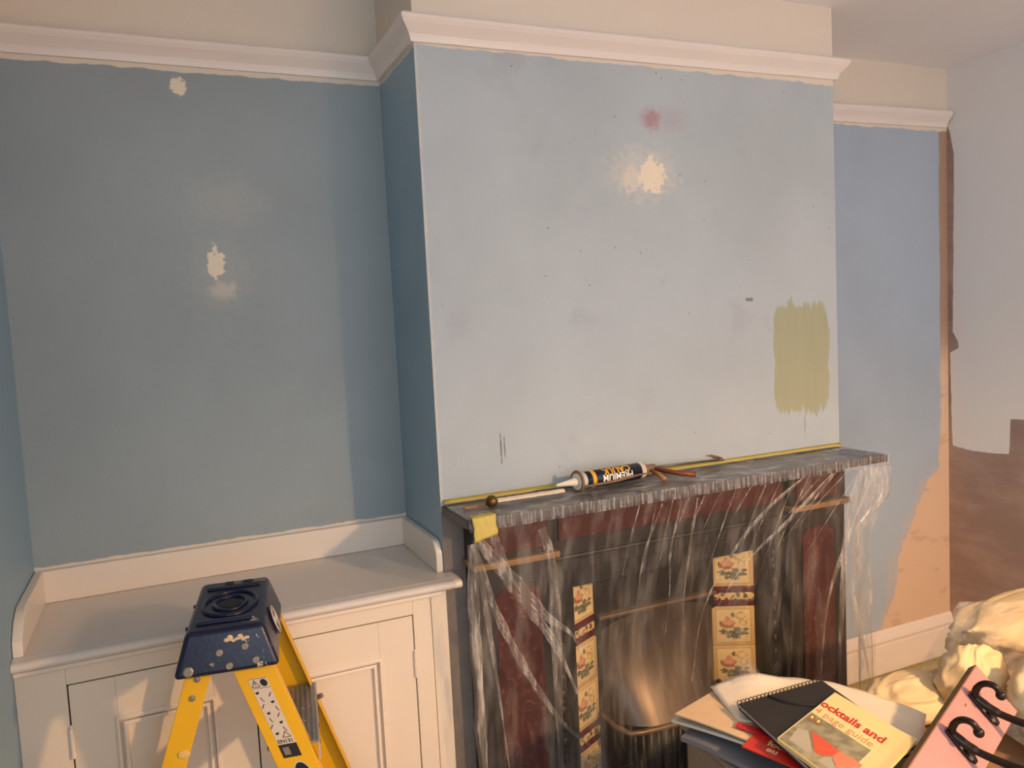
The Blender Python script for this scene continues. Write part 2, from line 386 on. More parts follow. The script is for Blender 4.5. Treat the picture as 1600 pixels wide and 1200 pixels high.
# ------------------------------------------------------------------ alcove cabinet
CF, CT = -.055, .912
cab = thing('alcove_cabinet', 'cream painted built-in alcove cupboard with two panelled doors', 'cabinet', (-.5, .15, 0))
def cpart(m, name, mat, par=None, **k):
    """vertices are written in room coordinates; shift into the parent's frame"""
    par = par or cab; off = Vector((0,0,0)); q = par
    while q: off += q.location; q = q.parent
    m.v = [tuple(Vector(v)-off) for v in m.v]
    return m.build(name, mat, par, **k)
CX0, CX1 = XL, -.016
DL = (-.905, -.5165); DR = (-.5135, -.114); DZ0, DZ1 = .10, .830
m = MB()
m.box(CX0, DL[0]-.003, CF, CF+.022, 0, .884); m.box(DR[1]+.003, -.062, CF, CF+.022, 0, .884)
m.box(DL[0]-.003, DR[1]+.003, CF, CF+.022, DZ1+.003, .884); m.box(DL[0]-.003, DR[1]+.003, CF, CF+.022, 0, DZ0-.003)
cpart(m, 'face_frame', M_CAB, bevel=.0015)
cpart(MB().box(-.060, CX1, CF+.002, 0, 0, .884), 'end_panel', M_CAB, bevel=.002)
cpart(MB().box(CX0, -.002, CF+.024, YL-.002, 0.02, .06), 'plinth_board', M_CAB)
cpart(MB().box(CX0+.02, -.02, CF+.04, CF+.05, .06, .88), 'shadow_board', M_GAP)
def door(x0, x1, hinge_x, hs):
    d = cpart(MB(), 'door', M_CAB) if False else None
    st = .092
    px0, px1, pz0, pz1 = x0+st, x1-st, DZ0+st, DZ1-.098
    m = MB()
    m.box(x0, px0, CF, CF+.02, DZ0, DZ1); m.box(px1, x1, CF, CF+.02, DZ0, DZ1); m.box(px0, px1, CF, CF+.02, DZ0, pz0); m.box(px0, px1, CF, CF+.02, pz1, DZ1)
    m.box(px0-.005, px1+.005, CF+.008, CF+.016, pz0-.005, pz1+.005)
    d = cpart(m, 'door', M_CAB, bevel=.0012)
    # bolection moulding round the panel: two beads with a quirk
    for (ins, w, h) in ((-.006, .012, .007), (.010, .010, .003)):
        mm = MB()
        a0, a1, b0, b1 = px0+ins, px1-ins, pz0+ins, pz1-ins
        prof = [(0, CF+.010), (0, CF-h*.5), (w*.3, CF-h), (w*.7, CF-h), (w, CF+.010)]
        ring = lambda o: [(a0+o, b0+o), (a1-o, b0+o), (a1-o, b1-o), (a0+o, b1-o)]
        for i in range(len(prof)-1):
            (o0, y0), (o1, y1) = prof[i], prof[i+1]; A = ring(o0); B = ring(o1)
            for k in range(4):
                l = (k+1) % 4
                mm.quad((A[k][0], y0, A[k][1]), (A[l][0], y0, A[l][1]), (B[l][0], y1, B[l][1]), (B[k][0], y1, B[k][1]))
        o = cpart(mm, 'panel_moulding', M_CTRIM, d)
    for hz in (.70, .25):
        cpart(MB().lathe([(.0055, -.034), (.0055, .034)], (hinge_x, CF-.003, hz), (0,0,1), 12).lathe([(.003, .034), (.004, .038), (.001, .041)], (hinge_x, CF-.003, hz), (0,0,1), 10), 'hinge', M_CTRIM, d, smooth=False)
door(DL[0], DL[1], DL[0]-.001, -1); door(DR[0], DR[1], DR[1]+.002, 1)
# top with rounded nosing
prn = [(YL-.002, .884), (CF-.002, .884), (CF-.006, .890)]
for k in range(9):
    a = -PI/2+PI*k/8; prn.append((CF-.016-.013*math.cos(a), .8985+.0115*math.sin(a)))
prn += [(CF-.006, .9105), (CF+.004, CT), (YL-.002, CT)]
cpart(MB().prism(prn, XL+.001, -.0015, 'x'), 'cabinet_top', M_CTOP)
m = MB(); prf = [(q[0], q[1]) for q in prn if q[0] < .0]; prf = prf+[(-.001, CT), (-.001, .884)]
cpart(MB().prism(prf, -.0015, .022, 'x'), 'top_end_nosing', M_CTRIM, bevel=.006)
cpart(MB().box(CX0, -.03, CF-.010, CF, .872, .884), 'cove_bead', M_CTRIM, bevel=.003)
UZ = .998
cpart(MB().box(XL+.001, -.001, YL-.022, YL, CT, UZ), 'back_upstand', M_CTRIM, bevel=.004)
cpart(MB().prism([(YL-.022, CT), (.004, CT), (.004, .965), (.022, .990), (.04, UZ), (YL-.022, UZ)], -.020, -.001, 'x'), 'side_upstand', M_CTRIM, bevel=.003)
cpart(MB().prism([(YL-.022, CT), (-.05, CT), (-.046, .945), (-.01, .978), (.04, UZ), (YL-.022, UZ)], XL+.001, XL+.022, 'x'), 'side_upstand', M_CTRIM, bevel=.003)
# ------------------------------------------------------------------ fireplace
SZ = 1.096            # top of the mantel shelf
def dark_iron(name, a, b, rough=.42):
    t = NT(name); n = t.noise(35, 4); t.bump(n, .15, .003)
    return t.fin(t.mix(n, rgba(a), rgba(b)), rough, .0, .6)
M_IRON = dark_iron('black_painted_iron', (22, 19, 19), (38, 33, 32))
M_SLATE = dark_iron('black_slate', (48, 46, 47), (66, 62, 62), .35)
t = NT('oxblood_marbling'); n = t.noise(16, 6, .7, None, None, 1.6); v = t.step(t.noise(24, 6, .75, None, None, 2.5), .52, .66)
M_OX = t.fin(t.mix(v, t.mix(n, rgba((58, 20, 22)), rgba((88, 34, 34))), rgba((128, 66, 58))), .3)
M_BRONZE = plain('browned_metal', (128, 104, 82), .4, .5, .2, 50)
M_LEDGE_LIT = plain('lit_ledge_tan', (150, 114, 72), .45, 0, .25, 60)  # tan colour stands in for warm lamp light on the ledge tops
t = NT('satin_steel_hood'); n = t.noise(1, 4, .6, None, (60, 4, 3)); x, y, z = t.xyz()
t.bump(n, .08, .002); M_HOOD = t.fin(t.mix(n, rgba((84, 75, 70)), rgba((122, 108, 98))), .40, .7)
fp = thing('fireplace', 'black and oxblood fire surround with tiled cast iron insert behind clear plastic', 'fireplace', (.725, -.04, 0))
def fpart(m, name, mat, par=None, **k): return cpart(m, name, mat, par or fp, **k)
fpart(MB().box(.001, BW-.001, -.2, -.001, SZ-.024, SZ), 'mantel_shelf', M_SLATE, bevel=.003)
fpart(MB().box(.03, BW-.03, -.10, -.001, 1.048, SZ-.024), 'shelf_moulding', M_IRON, bevel=.006)
SF = -.075
for s in (0, 1):
    X = (lambda v: v) if s == 0 else (lambda v: BW-v)
    def bx(a, b, *r): return MB().box(min(X(a), X(b)), max(X(a), X(b)), *r)
    fpart(bx(.06, .30, SF, -.001, 0, .925), 'pilaster', M_IRON, bevel=.004)
    fpart(bx(.055, .305, SF-.012, -.001, .0, .16), 'plinth_block', M_IRON, bevel=.004)
    fpart(bx(.052, .308, SF-.022, -.001, .926, .944), 'capital_ledge', M_LEDGE_LIT, bevel=.003)
    fpart(bx(.06, .30, SF-.004, -.001, .944, 1.048), 'corner_block', M_IRON, bevel=.003)
    fpart(bx(.085, .275, SF-.008, SF-.003, .958, 1.036), 'corner_panel', M_OX, bevel=.002)
    c = .022; a, b, z0, z1 = .115, .25, .22, .862
    poly = [(a, z0+c), (a+c*.6, z0+c*.6), (a+c, z0), (b-c, z0), (b-c*.6, z0+c*.6), (b, z0+c), (b, z1-c), (b-c*.6, z1-c*.6), (b-c, z1), (a+c, z1), (a+c*.6, z1-c*.6), (a, z1-c)]
    fpart(MB().prism([(X(p_), q_) for p_, q_ in poly], SF-.004, SF+.001), 'pilaster_panel', M_OX)
fpart(MB().box(.30, 1.15, -.06, -.001, .87, 1.048), 'frieze', M_IRON, bevel=.003)
fpart(MB().box(.32, 1.13, -.066, -.058, .962, 1.036), 'frieze_panel', M_OX, bevel=.002)
fpart(MB().box(.30, 1.15, -.072, -.058, .905, .918), 'frieze_bead', M_IRON, bevel=.004)
# cast insert: frame, splayed tiled cheeks, hood and grate
TX, TY, DX, DY = .378, .012, .125, .066
fpart(MB().box(OX0-.034, TX, -.03, .03, 0, .869), 'insert_frame', M_IRON, bevel=.003)
fpart(MB().box(BW-TX, OX1+.034, -.03, .03, 0, .869), 'insert_frame', M_IRON, bevel=.003)
fpart(MB().box(TX, BW-TX, -.03, .05, .808, .869), 'insert_lintel', M_IRON, bevel=.003)
for k in range(14):
    zz = .16+k*.048
    fpart(MB().ball((OX0-.006, -.031, zz), .011, 8, 5, (1, .5, 1.4)), 'frame_boss', M_IRON, smooth=True)
    fpart(MB().ball((BW-OX0+.006, -.031, zz), .011, 8, 5, (1, .5, 1.4)), 'frame_boss', M_IRON, smooth=True)
# tile faces: floral print on cream, in the tile's own frame (x across, z up, centre origin)
def tile_mat():
    t = NT('floral_tile_print'); x, y, z = t.xyz(); n = t.noise(90, 4, .65); n2 = t.noise(160, 3)
    col = t.mix(t.noise(12), rgba((236, 206, 142)), rgba((244, 218, 160)))
    ax = t.math('ABSOLUTE', x); az = t.math('ABSOLUTE', z); bd = t.math('MAXIMUM', t.math('SUBTRACT', ax, .0), az)
    ring = t.math('MULTIPLY', t.step(bd, .0555, .0565), t.math('SUBTRACT', 1.0, t.step(bd, .0585, .0595)))
    col = t.mix(t.math('MULTIPLY', t.step(bd, .0600, .0610), .55), col, rgba((204, 152, 92)))
    col = t.mix(t.math('MULTIPLY', ring, .7), col, rgba((176, 110, 66)))
    n = t.noise(130, 4, .7); n3 = t.noise(210, 3)
    grn = t.mix(t.step(n3, .4, .6), rgba((62, 70, 60)), rgba((120, 118, 88)))
    for (u, v, a, b) in [(-.010, -.024, .028, .007), (.024, -.026, .022, .007), (.006, -.036, .014, .009), (-.034, -.018, .012, .006), (-.002, .038, .006, .010), (.012, -.014, .012, .009), (-.042, .010, .006, .008), (.040, -.012, .010, .005), (-.014, -.036, .010, .006)]:
        col = t.mix(t.math('MULTIPLY', t.ell(x, z, u, v, a, b, 3.2, n, .15), .9), col, grn)
    for (u, v, a, b) in [(.026, .034, .018, .013), (.031, .010, .012, .012), (.040, .022, .008, .008)]:
        col = t.mix(t.math('MULTIPLY', t.ell(x, z, u, v, a, b, 2.2, n, .1), .8), col, rgba((186, 138, 74))); col = t.mix(t.ell(x, z, u, v, a*.75, b*.72, 2.4, n3, .1), col, rgba((240, 212, 142)))
    col = t.mix(t.math('MULTIPLY', t.ell(x, z, -.018, .006, .023, .015, 1.9, n, .12), .9), col, rgba((160, 74, 58)))
    col = t.mix(t.ell(x, z, -.018, .011, .018, .010, 2.6, n3, .2), col, rgba((228, 170, 128)))
    col = t.mix(t.ell(x, z, -.017, .024, .010, .008, 2.2, n, .2), col, rgba((222, 150, 114)))
    return t.fin(col, .14)
M_TILE = tile_mat()
t = NT('floral_border_print'); n = t.voronoi(60); col = t.mix(t.step(n, .30, .40), rgba((150, 74, 56)), rgba((232, 198, 134))); col = t.mix(t.step(t.noise(75), .56, .62), col, rgba((70, 84, 66)))
M_BORD = t.fin(col, .15)
M_BURG = plain('burgundy_glaze', (92, 28, 38), .15)
TW = math.hypot(DX, DY)
def tile_mesh(h):
    me = MB().box(-TW/2+.0008, TW/2-.0008, -.004, .004, -h/2+.0008, h/2-.0008)
    return me
seq = []   # (z centre, height, material, name) from the top down
zc = .806
for kind in 'TsTTsTs':
    if kind == 'T': seq.append((zc-.067, .134, M_TILE, 'tile')); zc -= .134
    else:
        for h, mt, nm in ((.021, M_BURG, 'tile_strip'), (.025, M_BORD, 'border_tile'), (.021, M_BURG, 'tile_strip')): seq.append((zc-h/2, h, mt, nm)); zc -= h
TM = {}
for s in (0, 1):
    sg = 1 if s == 0 else -1; cx = (TX+DX/2) if s == 0 else (BW-TX-DX/2); cy = TY+DY/2
    ang = math.atan2(DY, DX)*sg
    for (z_, h, mt, nm) in seq:
        key = (round(h, 4), nm)
        if key not in TM:
            o = tile_mesh(h).build(nm, mt, fp, bevel=.0012); TM[key] = o.data
        else:
            o = bpy.data.objects.new(nm, TM[key]); C.objects.link(o); o.parent = fp
            b = o.modifiers.new('bevel', 'BEVEL'); b.width = .0012; b.segments = 2
        o.location = Vector((cx, cy, z_))-fp.location; o.rotation_euler = (0, 0, ang)
    # iron backing of the cheek
    a = Vector((TX if s == 0 else BW-TX, TY+.006)); b2 = Vector((TX+DX if s == 0 else BW-TX-DX, TY+DY+.006))
    fpart(MB().prism([(a.x, a.y), (b2.x, b2.y), (b2.x, b2.y+.02), (a.x, a.y+.02)], 0, .806, 'z'), 'cheek_backing', M_IRON)
IX0, IX1 = TX+DX, BW-TX-DX      # .503 .. .947
fpart(MB().box(IX0-.02, IX1+.02, .07, .085, .60, .815), 'hood_plate', M_IRON, bevel=.003)
fpart(MB().box(IX0, IX1, .045, .075, .655, .668), 'hood_ledge', M_BRONZE, bevel=.003)
def hood(u, v):
    x_ = IX0+.012+(IX1-IX0-.024)*u; b_ = 1-(2*u-1)**4
    zt = .60+.055*math.sqrt(max(0, 1-(2*u-1)**2*.92)); zz = .335+(zt-.335)*v
    return (x_, .062-.115*b_*(1-v)**2.2-.006*b_, zz)
fpart(MB().grid(hood, 28, 18), 'hood', M_HOOD, smooth=True)
lip = [(IX0+.002, .05, .36), (IX0+.004, -.01, .345), (IX0+.03, -.06, .338)]+[(IX0+.03+(IX1-IX0-.06)*k/10, -.062-.012*math.sin(PI*k/10), .335) for k in range(1, 10)]+[(IX1-.03, -.06, .338), (IX1-.004, -.01, .345), (IX1-.002, .05, .36)]
fpart(MB().tube(lip, .009, 10), 'grate_rail', M_BRONZE, smooth=True)
for k in range(15):
    f = (k+.5)/15; xx = IX0+.03+(IX1-IX0-.06)*f; yy = -.06-.012*math.sin(PI*f)
    fpart(MB().tube([(xx, yy, .328), (xx, yy-.004, .25), (xx, yy, .16)], .0065, 8), 'grate_bar', M_IRON, smooth=True)
fpart(MB().box(IX0+.02, IX1-.02, -.07, .06, .13, .165), 'grate_base', M_IRON, bevel=.005)
fpart(MB().box(OX0-.03, OX1+.03, .30, .32, 0, .86), 'fire_back', M_GAP)

# ------------------------------------------------------------------ plastic sheet over the fireplace
def film(name, haze, crease, tint=(255, 250, 244), lit=.0):
    t = NT(name); t.n.remove(t.b)
    tr = t.n.new('ShaderNodeBsdfTransparent'); tr.inputs[0].default_value = (.97, .97, .97, 1)
    df = t.n.new('ShaderNodeBsdfDiffuse'); df.inputs[0].default_value = rgba(tint)
    tl = t.n.new('ShaderNodeBsdfTranslucent'); tl.inputs[0].default_value = rgba(tint)
    gl = t.n.new('ShaderNodeBsdfGlossy'); gl.inputs['Roughness'].default_value = .22
    ms = t.n.new('ShaderNodeMixShader'); ms.inputs[0].default_value = .35; t.l.new(df.outputs[0], ms.inputs[1]); t.l.new(tl.outputs[0], ms.inputs[2])
    st = t.noise(1, 4, .6, None, crease); 
    f = t.math('MULTIPLY', t.step(st, .42, .78), haze*1.5); f = t.math('ADD', f, haze*.22, clamp=True)
    m1 = t.n.new('ShaderNodeMixShader'); t.link(f, m1.inputs[0]); t.l.new(tr.outputs[0], m1.inputs[1]); t.l.new(ms.outputs[0], m1.inputs[2])
    fr = t.n.new('ShaderNodeLayerWeight'); fr.inputs[0].default_value = .5
    bp = t.n.new('ShaderNodeBump'); bp.inputs['Strength'].default_value = .5; bp.inputs['Distance'].default_value = .004
    hh = t.math('ADD', st, t.math('MULTIPLY', t.noise(45, 3), .3)); t.l.new(hh, bp.inputs['Height'])
    t.l.new(bp.outputs[0], gl.inputs['Normal']); t.l.new(bp.outputs[0], fr.inputs['Normal'])
    gf = t.math('ADD', t.math('MULTIPLY', t.math('POWER', fr.outputs['Facing'], 3.0), .30), .045)
    m2 = t.n.new('ShaderNodeMixShader'); t.l.new(gf, m2.inputs[0]); t.l.new(m1.outputs[0], m2.inputs[1]); t.l.new(gl.outputs[0], m2.inputs[2])
    t.l.new(m2.outputs[0], t.out.inputs['Surface'])
    return t.m
M_FILM = film('thin_clear_polythene', .14, (22, 8, 4))
M_FILMTOP = film('polythene_on_shelf', .46, (14, 30, 14), (232, 234, 240))
M_FILMEDGE = film('crinkled_polythene_edge', .42, (110, 4, 10), (236, 236, 240))
M_FOLD = film('gathered_polythene', .42, (46, 46, 7))
sheet = thing('plastic_sheet', 'clear polythene dust sheet draped over the mantel shelf and fireplace', 'plastic sheet', (.725, -.2, 0))
def spart(m, name, mat, **k): return cpart(m, name, mat, sheet, **k)
def nz3(x, y, z): return mnoise.noise(Vector((x, y, z)))
def drape(u, v):
    # u across, v from the shelf edge (0) down to the hearth (1)
    z_ = 1.068-(1.068-.03)*v
    xl = .012+.028*v; xr = 1.452-.045*math.sin(min(1, v/.45)*PI)**2*0+(-.07*math.exp(-((v-.25)/.1)**2))
    if v > .3: xr += .02*(v-.3)
    x_ = xl+(xr-xl)*u
    near = -.205; mid = max(0, 1-((x_-.725)/.30)**4)
    rest = -.122+.045*mid*min(1, max(0, (v-.15)/.25))
    k = 1-math.exp(-v*5.5); y_ = near+(rest-near)*k
    # vertical and slanting tension folds
    lean = (x_-.85)*.9*v
    a = x_+lean*.55
    amp = .010*min(1, v*6)
    y_ -= amp*abs(nz3(a*17, 3.1, v*1.1))*1.6+amp*.5*abs(nz3(a*44, 8.2, v*2.0))
    y_ += .004*nz3(x_*9, v*9, 1.7)
    # free-hanging end at the right
    r = max(0, (u-.88)/.12); y_ += -.03*r*math.sin(min(1, v*2.2)*PI)
    return (x_+.006*nz3(v*8, u*30, .5)*min(1, v*5), y_, z_)
spart(MB().grid(drape, 170, 80), 'drape', M_FILM, smooth=True)
def topfilm(u, v):
    x_ = .004+1.443*u
    wr = .0022*abs(nz3(x_*26, v*3, 2))+.0018*abs(nz3(x_*9+v*5, v*4, 5))
    return (x_, -.004-.198*v, SZ+.0022+wr*min(1, (1-v)*6+.3))
spart(MB().grid(topfilm, 260, 18), 'shelf_cover', M_FILMTOP, smooth=True)
def edgefilm(u, f):
    x_ = .004+1.443*u
    return (x_, -.2043-.006*abs(nz3(x_*75, 1, 3))-.004*abs(nz3(x_*33, f*2, 7)), SZ+.003-.032*f+.002*nz3(x_*40, f, 9))
spart(MB().grid(edgefilm, 420, 6), 'shelf_edge_cover', M_FILMEDGE, smooth=True)
# the slack end of the sheet hanging past the pilaster
def endfold(u, v):
    w = .055+.05*v+.03*math.exp(-((v-.1)/.1)**2); xc = 1.395-.035*math.sin(min(1, v*2.4)*PI)+.03*v
    return (xc+w*(u-.5)+.004*nz3(v*6, u*3, 1), -.175+.05*min(1, v*2)-.016*abs(nz3(u*4+v*1.3, v*1.5, 6))-.012*math.sin(u*9+v*2), 1.066-1.03*v)
spart(MB().grid(endfold, 26, 60), 'hanging_end', M_FOLD, smooth=True)
# gathered pleats: narrow doubled folds of the film
PATHS = [
 ([(0.024,-0.2,1.054),(0.135,-0.165,0.919),(0.234,-0.15,0.787),(0.303,-0.145,0.726),(0.339,-0.14,0.661)], .012),
 ([(0.019,-0.2,1.048),(0.114,-0.165,0.915),(0.232,-0.15,0.743),(0.288,-0.14,0.629),(0.317,-0.14,0.55)], .013),
 ([(0.014,-0.2,1.036),(0.084,-0.165,0.825),(0.186,-0.15,0.609),(0.279,-0.145,0.465),(0.398,-0.13,0.345)], .011),
 ([(0.011,-0.2,1.037),(0.047,-0.17,0.87),(0.081,-0.15,0.61),(0.104,-0.14,0.386)], .007),
 ([(0.009,-0.2,1.037),(0.016,-0.17,0.775),(0.026,-0.15,0.395),(.03,-.14,.1)], .018),
 ([(0.06,-0.208,1.066),(0.084,-0.19,1.012),(0.117,-0.175,0.933),(0.148,-0.165,0.885)], .013),
 ([(0.201,-0.206,1.05),(0.246,-0.165,0.931),(0.256,-0.15,0.709),(0.257,-0.14,0.327),(.26,-.14,.1)], .017),
 ([(0.575,-0.206,1.06),(0.543,-0.16,0.919),(0.536,-0.12,0.775),(0.534,-0.09,0.657)], .004),
 ([(0.639,-0.206,1.06),(0.629,-0.16,0.905),(0.648,-0.12,0.773),(0.646,-0.09,0.623)], .004),
 ([(0.694,-0.206,1.06),(0.697,-0.16,0.913),(0.697,-0.12,0.744),(0.716,-0.09,0.628)], .005),
 ([(1.087,-0.207,1.068),(0.954,-0.18,0.974),(0.837,-0.14,0.826),(0.759,-0.12,0.673),(0.731,-0.1,0.471)], .006),
 ([(1.203,-0.207,1.065),(1.053,-0.18,0.939),(0.909,-0.14,0.813),(0.82,-0.12,0.691)], .006),
 ([(1.324,-0.207,1.062),(1.285,-0.19,0.927),(1.284,-0.165,0.711),(1.273,-0.15,0.359),(1.27,-.14,.1)], .014),
 ([(1.399,-0.207,1.066),(1.306,-0.19,0.883),(1.222,-0.165,0.659),(1.191,-0.15,0.379)], .010),
 ([(1.43,-0.207,1.066),(1.425,-0.205,0.976),(1.345,-0.2,0.897),(1.315,-0.19,0.841),(1.322,-0.165,0.662),(1.374,-0.15,0.493),(1.422,-0.14,0.313),(1.43,-.13,.08)], .016),
]
for k in range(16):      # fine tension creases fanning from the shelf edge
    x0 = .5+k*.055; dx = -.03-.16*max(0, (x0-.72)/.6); L = random.uniform(.14, .34)
    PATHS.append(([(x0, -.207, 1.066), (x0+dx*.4, -.182, 1.066-L*.4), (x0+dx, -.15, 1.066-L)], random.uniform(.0018, .0035)))
for pts, w in PATHS:
    P = cr_spline(pts, 8); m = MB(); n = len(P)
    for i, q in enumerate(P):
        d = (P[min(i+1, n-1)]-P[max(i-1, 0)]).normalized(); sd = d.cross(Vector((0, -1, 0))).normalized()
        f = i/(n-1); ww = w*(.35+.65*math.sin(PI*min(1, f*1.15+.12)))*(1+.35*nz3(i*.5, w*90, 2))
        for a, h in ((-1, 0), (-.45, .8), (.1, .2), (.5, .9), (1, 0)):
            m.v.append(tuple(q+sd*ww*a+Vector((0, -1, 0))*ww*.7*h))
    for i in range(n-1):
        for j in range(4): m.f.append((i*5+j, i*5+j+1, i*5+j+6, i*5+j+5))
    spart(m, 'fold', M_FOLD, smooth=True)
# the loose corner that billows at the right end of the shelf
def bulge(u, v):
    z_ = 1.07-.175*v; w = math.sin(PI*min(1, .35+v*.65))
    x_ = 1.335+.118*u*(1 if v < .45 else max(.12, 1-((v-.45)/.55)**1.6)); 
    return (x_+.003*nz3(u*5, v*7, 2), -.207-.035*math.sin(PI*u)*w-.006*abs(nz3(u*7+v*3, v*3, 4)), z_-.0+.012*(1-u)*v)
spart(MB().grid(bulge, 24, 24), 'loose_corner', M_FOLD, smooth=True)

# masking tape
t = NT('yellow_masking_tape'); n = t.noise(60, 4, .6, None, (1, 1, 1)); t.bump(n, .25, .002)
M_TAPE = t.fin(t.mix(n, rgba((184, 164, 66)), rgba((204, 186, 100))), .45)
def strip(name, path, side, w, n=60, amp=.0015):
    m = MB(); sd = Vector(side); path = [Vector(q) for q in path]
    def at(f):
        f *= len(path)-1; i = min(int(f), len(path)-2); return path[i].lerp(path[i+1], f-i)
    for k in range(n+1):
        q = at(k/n)
        for a in (0, .5, 1): m.v.append(tuple(q+sd*w*a*(1+.14*nz3(k*.35, a*3, w*50))+Vector((0, 0, amp*abs(nz3(k*.8, a*4, 3))))))
    for k in range(n):
        for j in range(2): m.f.append((k*3+j, k*3+j+1, k*3+j+4, k*3+j+3))
    o = m.build(name, M_TAPE, None, smooth=True); s_ = o.modifiers.new('thick', 'SOLIDIFY'); s_.thickness = .0006; return o
tag(strip('masking_tape', [(.006, -.002, SZ+.015), (BW, -.002, SZ+.015)], (0, -.86, -.50), .017), 'long yellow masking tape strip sealing the sheet along the wall above the mantel', 'tape')
tag(strip('masking_tape', [(XR-.9, YR-.021, .0025), (XR-.02, YR-.021, .0025)], (0, -1, 0), .10), 'yellow tape on the floor along the white baseboard', 'tape')
def corner_tape(u, v):
    x_ = .010+.062*u; q = v*.085
    if q < .03: y_, z_ = -.180-q, SZ+.009
    else: y_, z_ = -.2135-.01*(v-.3), SZ+.009-(q-.03)
    return (x_+.004*nz3(v*4, 1, u), y_-.004*abs(nz3(u*6, v*5, 2)), z_+.003*nz3(u*5, v*6, 6)+.012*(u-.5)*v)
o = MB().grid(corner_tape, 14, 14).build('masking_tape', M_TAPE, None, smooth=True); o.modifiers.new('thick', 'SOLIDIFY').thickness = .0008
tag(o, 'crumpled yellow tape tab folded over the corner of the mantel shelf', 'tape')

# ------------------------------------------------------------------ things on the mantel shelf
ST = SZ+.0062
M_RUST = plain('rusty_paint_caked_steel', (132, 108, 84), .7, .2, .35, 70, .3)
M_REDH = plain('rust_red_handle', (128, 62, 36), .4, .2, .3, 50)
M_PLAST = plain('white_plastic', (232, 222, 206), .4)
M_NAVY = plain('navy_print', (20, 24, 48), .35)
M_YEL = plain('yellow_print', (240, 178, 40), .35)
M_WPR = plain('white_print', (240, 236, 226), .4)
g0 = Vector((.372, -.088, ST+.026)); g1 = Vector((.605, -.062, ST+.026)); gd = (g1-g0).normalized(); gL = (g1-g0).length
gun = thing('caulking_gun', 'rusty caulking gun loaded with a navy and yellow caulk tube on the mantel', 'caulking gun', tuple(g0))
gun.rotation_euler = (0, 0, math.atan2(gd.y, gd.x))
R_ = .0235
MB().lathe([(R_, 0), (R_, gL)], (0,0,0), (1,0,0), 28).build('cartridge', M_PLAST, gun, smooth=False).data.polygons.foreach_set('use_smooth', [True]*28+[False]*2)
cart = gun.children[0]
MB().lathe([(R_+.0004, .024), (R_+.0004, gL-.016)], (0,0,0), (1,0,0), 36).build('tube_label', M_NAVY, cart, smooth=True)
MB().lathe([(R_+.0008, .042), (R_+.0008, .055)], (0,0,0), (1,0,0), 36).build('label_band', M_YEL, cart, smooth=True)
MB().lathe([(.013, 0), (.012, -.012), (.0105, -.014), (.0095, -.02), (.0035, -.066), (.002, -.068)], (0,0,0), (1,0,0), 18).build('nozzle', M_PLAST, gun, smooth=True)
def wrap(cx, c_ang, flip=True):
    def fn(a, b):      # lettering runs upside down along the tube as the tube lies
        th = c_ang-b/(R_+.0012); return (cx-a, -math.cos(th)*(R_+.0012), math.sin(th)*(R_+.0012))
    return fn
text_part('lettering', 'PREMIUM', .026, M_WPR, cart, wrap(.183, .42), .0006, 'LEFT', 1)
text_part('lettering', 'CAULK', .030, M_YEL, cart, wrap(.178, 1.30), .0008, 'LEFT', 1)
# cradle: front ring, side rods, back plate
m = MB(); ring = [(.004, (R_+.004)*math.cos(a), (R_+.004)*math.sin(a)) for a in [2*PI*k/24 for k in range(25)]]
m.tube(ring, .0045, 8); m.build('front_ring', M_RUST, gun, smooth=True)
for sy, sz in ((-1, -.55), (1, -.55)):
    MB().tube([(.002, sy*.024, sz*.022), (.12, sy*.0268, sz*.020), (gL+.012, sy*.018, -.004)], .0042, 8).build('side_rod', M_RUST, gun, smooth=True)
MB().lathe([(R_-.002, 0), (R_-.002, .004)], (gL+.002,0,0), (1,0,0), 20).build('back_plate', M_RUST, gun)
MB().box(gL+.004, gL+.05, -.008, .008, -.010, .012).build('body', M_RUST, gun, bevel=.003)
MB().tube([(gL+.02, 0, .004), (gL+.31, .0, -.010)], .0035, 8).build('plunger_rod', plain('dull_steel', (120, 112, 92), .4, .7), gun, smooth=True)
MB().tube([(gL+.31, 0, -.010), (gL+.325, -.004, -.012), (gL+.326, .010, -.008), (gL+.305, .030, .0), (gL+.278, .036, .002)], .0042, 8).build('rod_hook', M_RUST, gun, smooth=True)
MB().tube([(gL+.03, -.006, -.004), (gL+.028, -.045, -.012), (gL+.024, -.072, -.021)], [.006, .007, .008], 10).build('trigger', plain('copper_trigger', (176, 122, 84), .45, .2), gun, smooth=True)
MB().tube([(gL+.045, -.006, -.002), (gL+.085, -.050, -.012), (gL+.122, -.096, -.017)], [.0065, .0075, .0085], 10).build('handle', M_REDH, gun, smooth=True)

sk = thing('stir_stick', 'wooden paint stirring stick caked in white paint on the mantel', 'stick', (.03, -.10, ST))
MB().box(0, .095, -.005, .005, 0, .005).build('bare_wood', plain('orange_wood', (176, 112, 70), .6, 0, .2, 60), sk, bevel=.0015)
def stk(u, v): return (.072+.222*u, (-.011+.022*v)*(1 if u < .96 else .7)+.0015*nz3(u*12, v*2, 1), .0052+.004*math.sin(PI*v)+.0015*nz3(u*20, v*4, 3))
o = MB().grid(stk, 40, 8).build('paint_coat', plain('dried_white_paint', (232, 214, 190), .6, 0, .1, 90, .3), sk, smooth=True); o.modifiers.new('thick', 'SOLIDIFY').thickness = .006
M_BRASS = plain('tarnished_brass', (112, 88, 50), .35, .75, .3, 45)
kb = thing('door_knob', 'round tarnished brass knob resting on the mantel shelf', 'knob', (.098, -.128, ST))
MB().ball((0, 0, .0165), .0165, 24, 14).build('knob_ball', M_BRASS, kb, smooth=True)
MB().lathe([(.008, .012), (.006, .020), (.008, .026)], (0, 0, .0165), (.6, .8, -.15), 14).build('knob_stem', M_BRASS, kb, smooth=True)

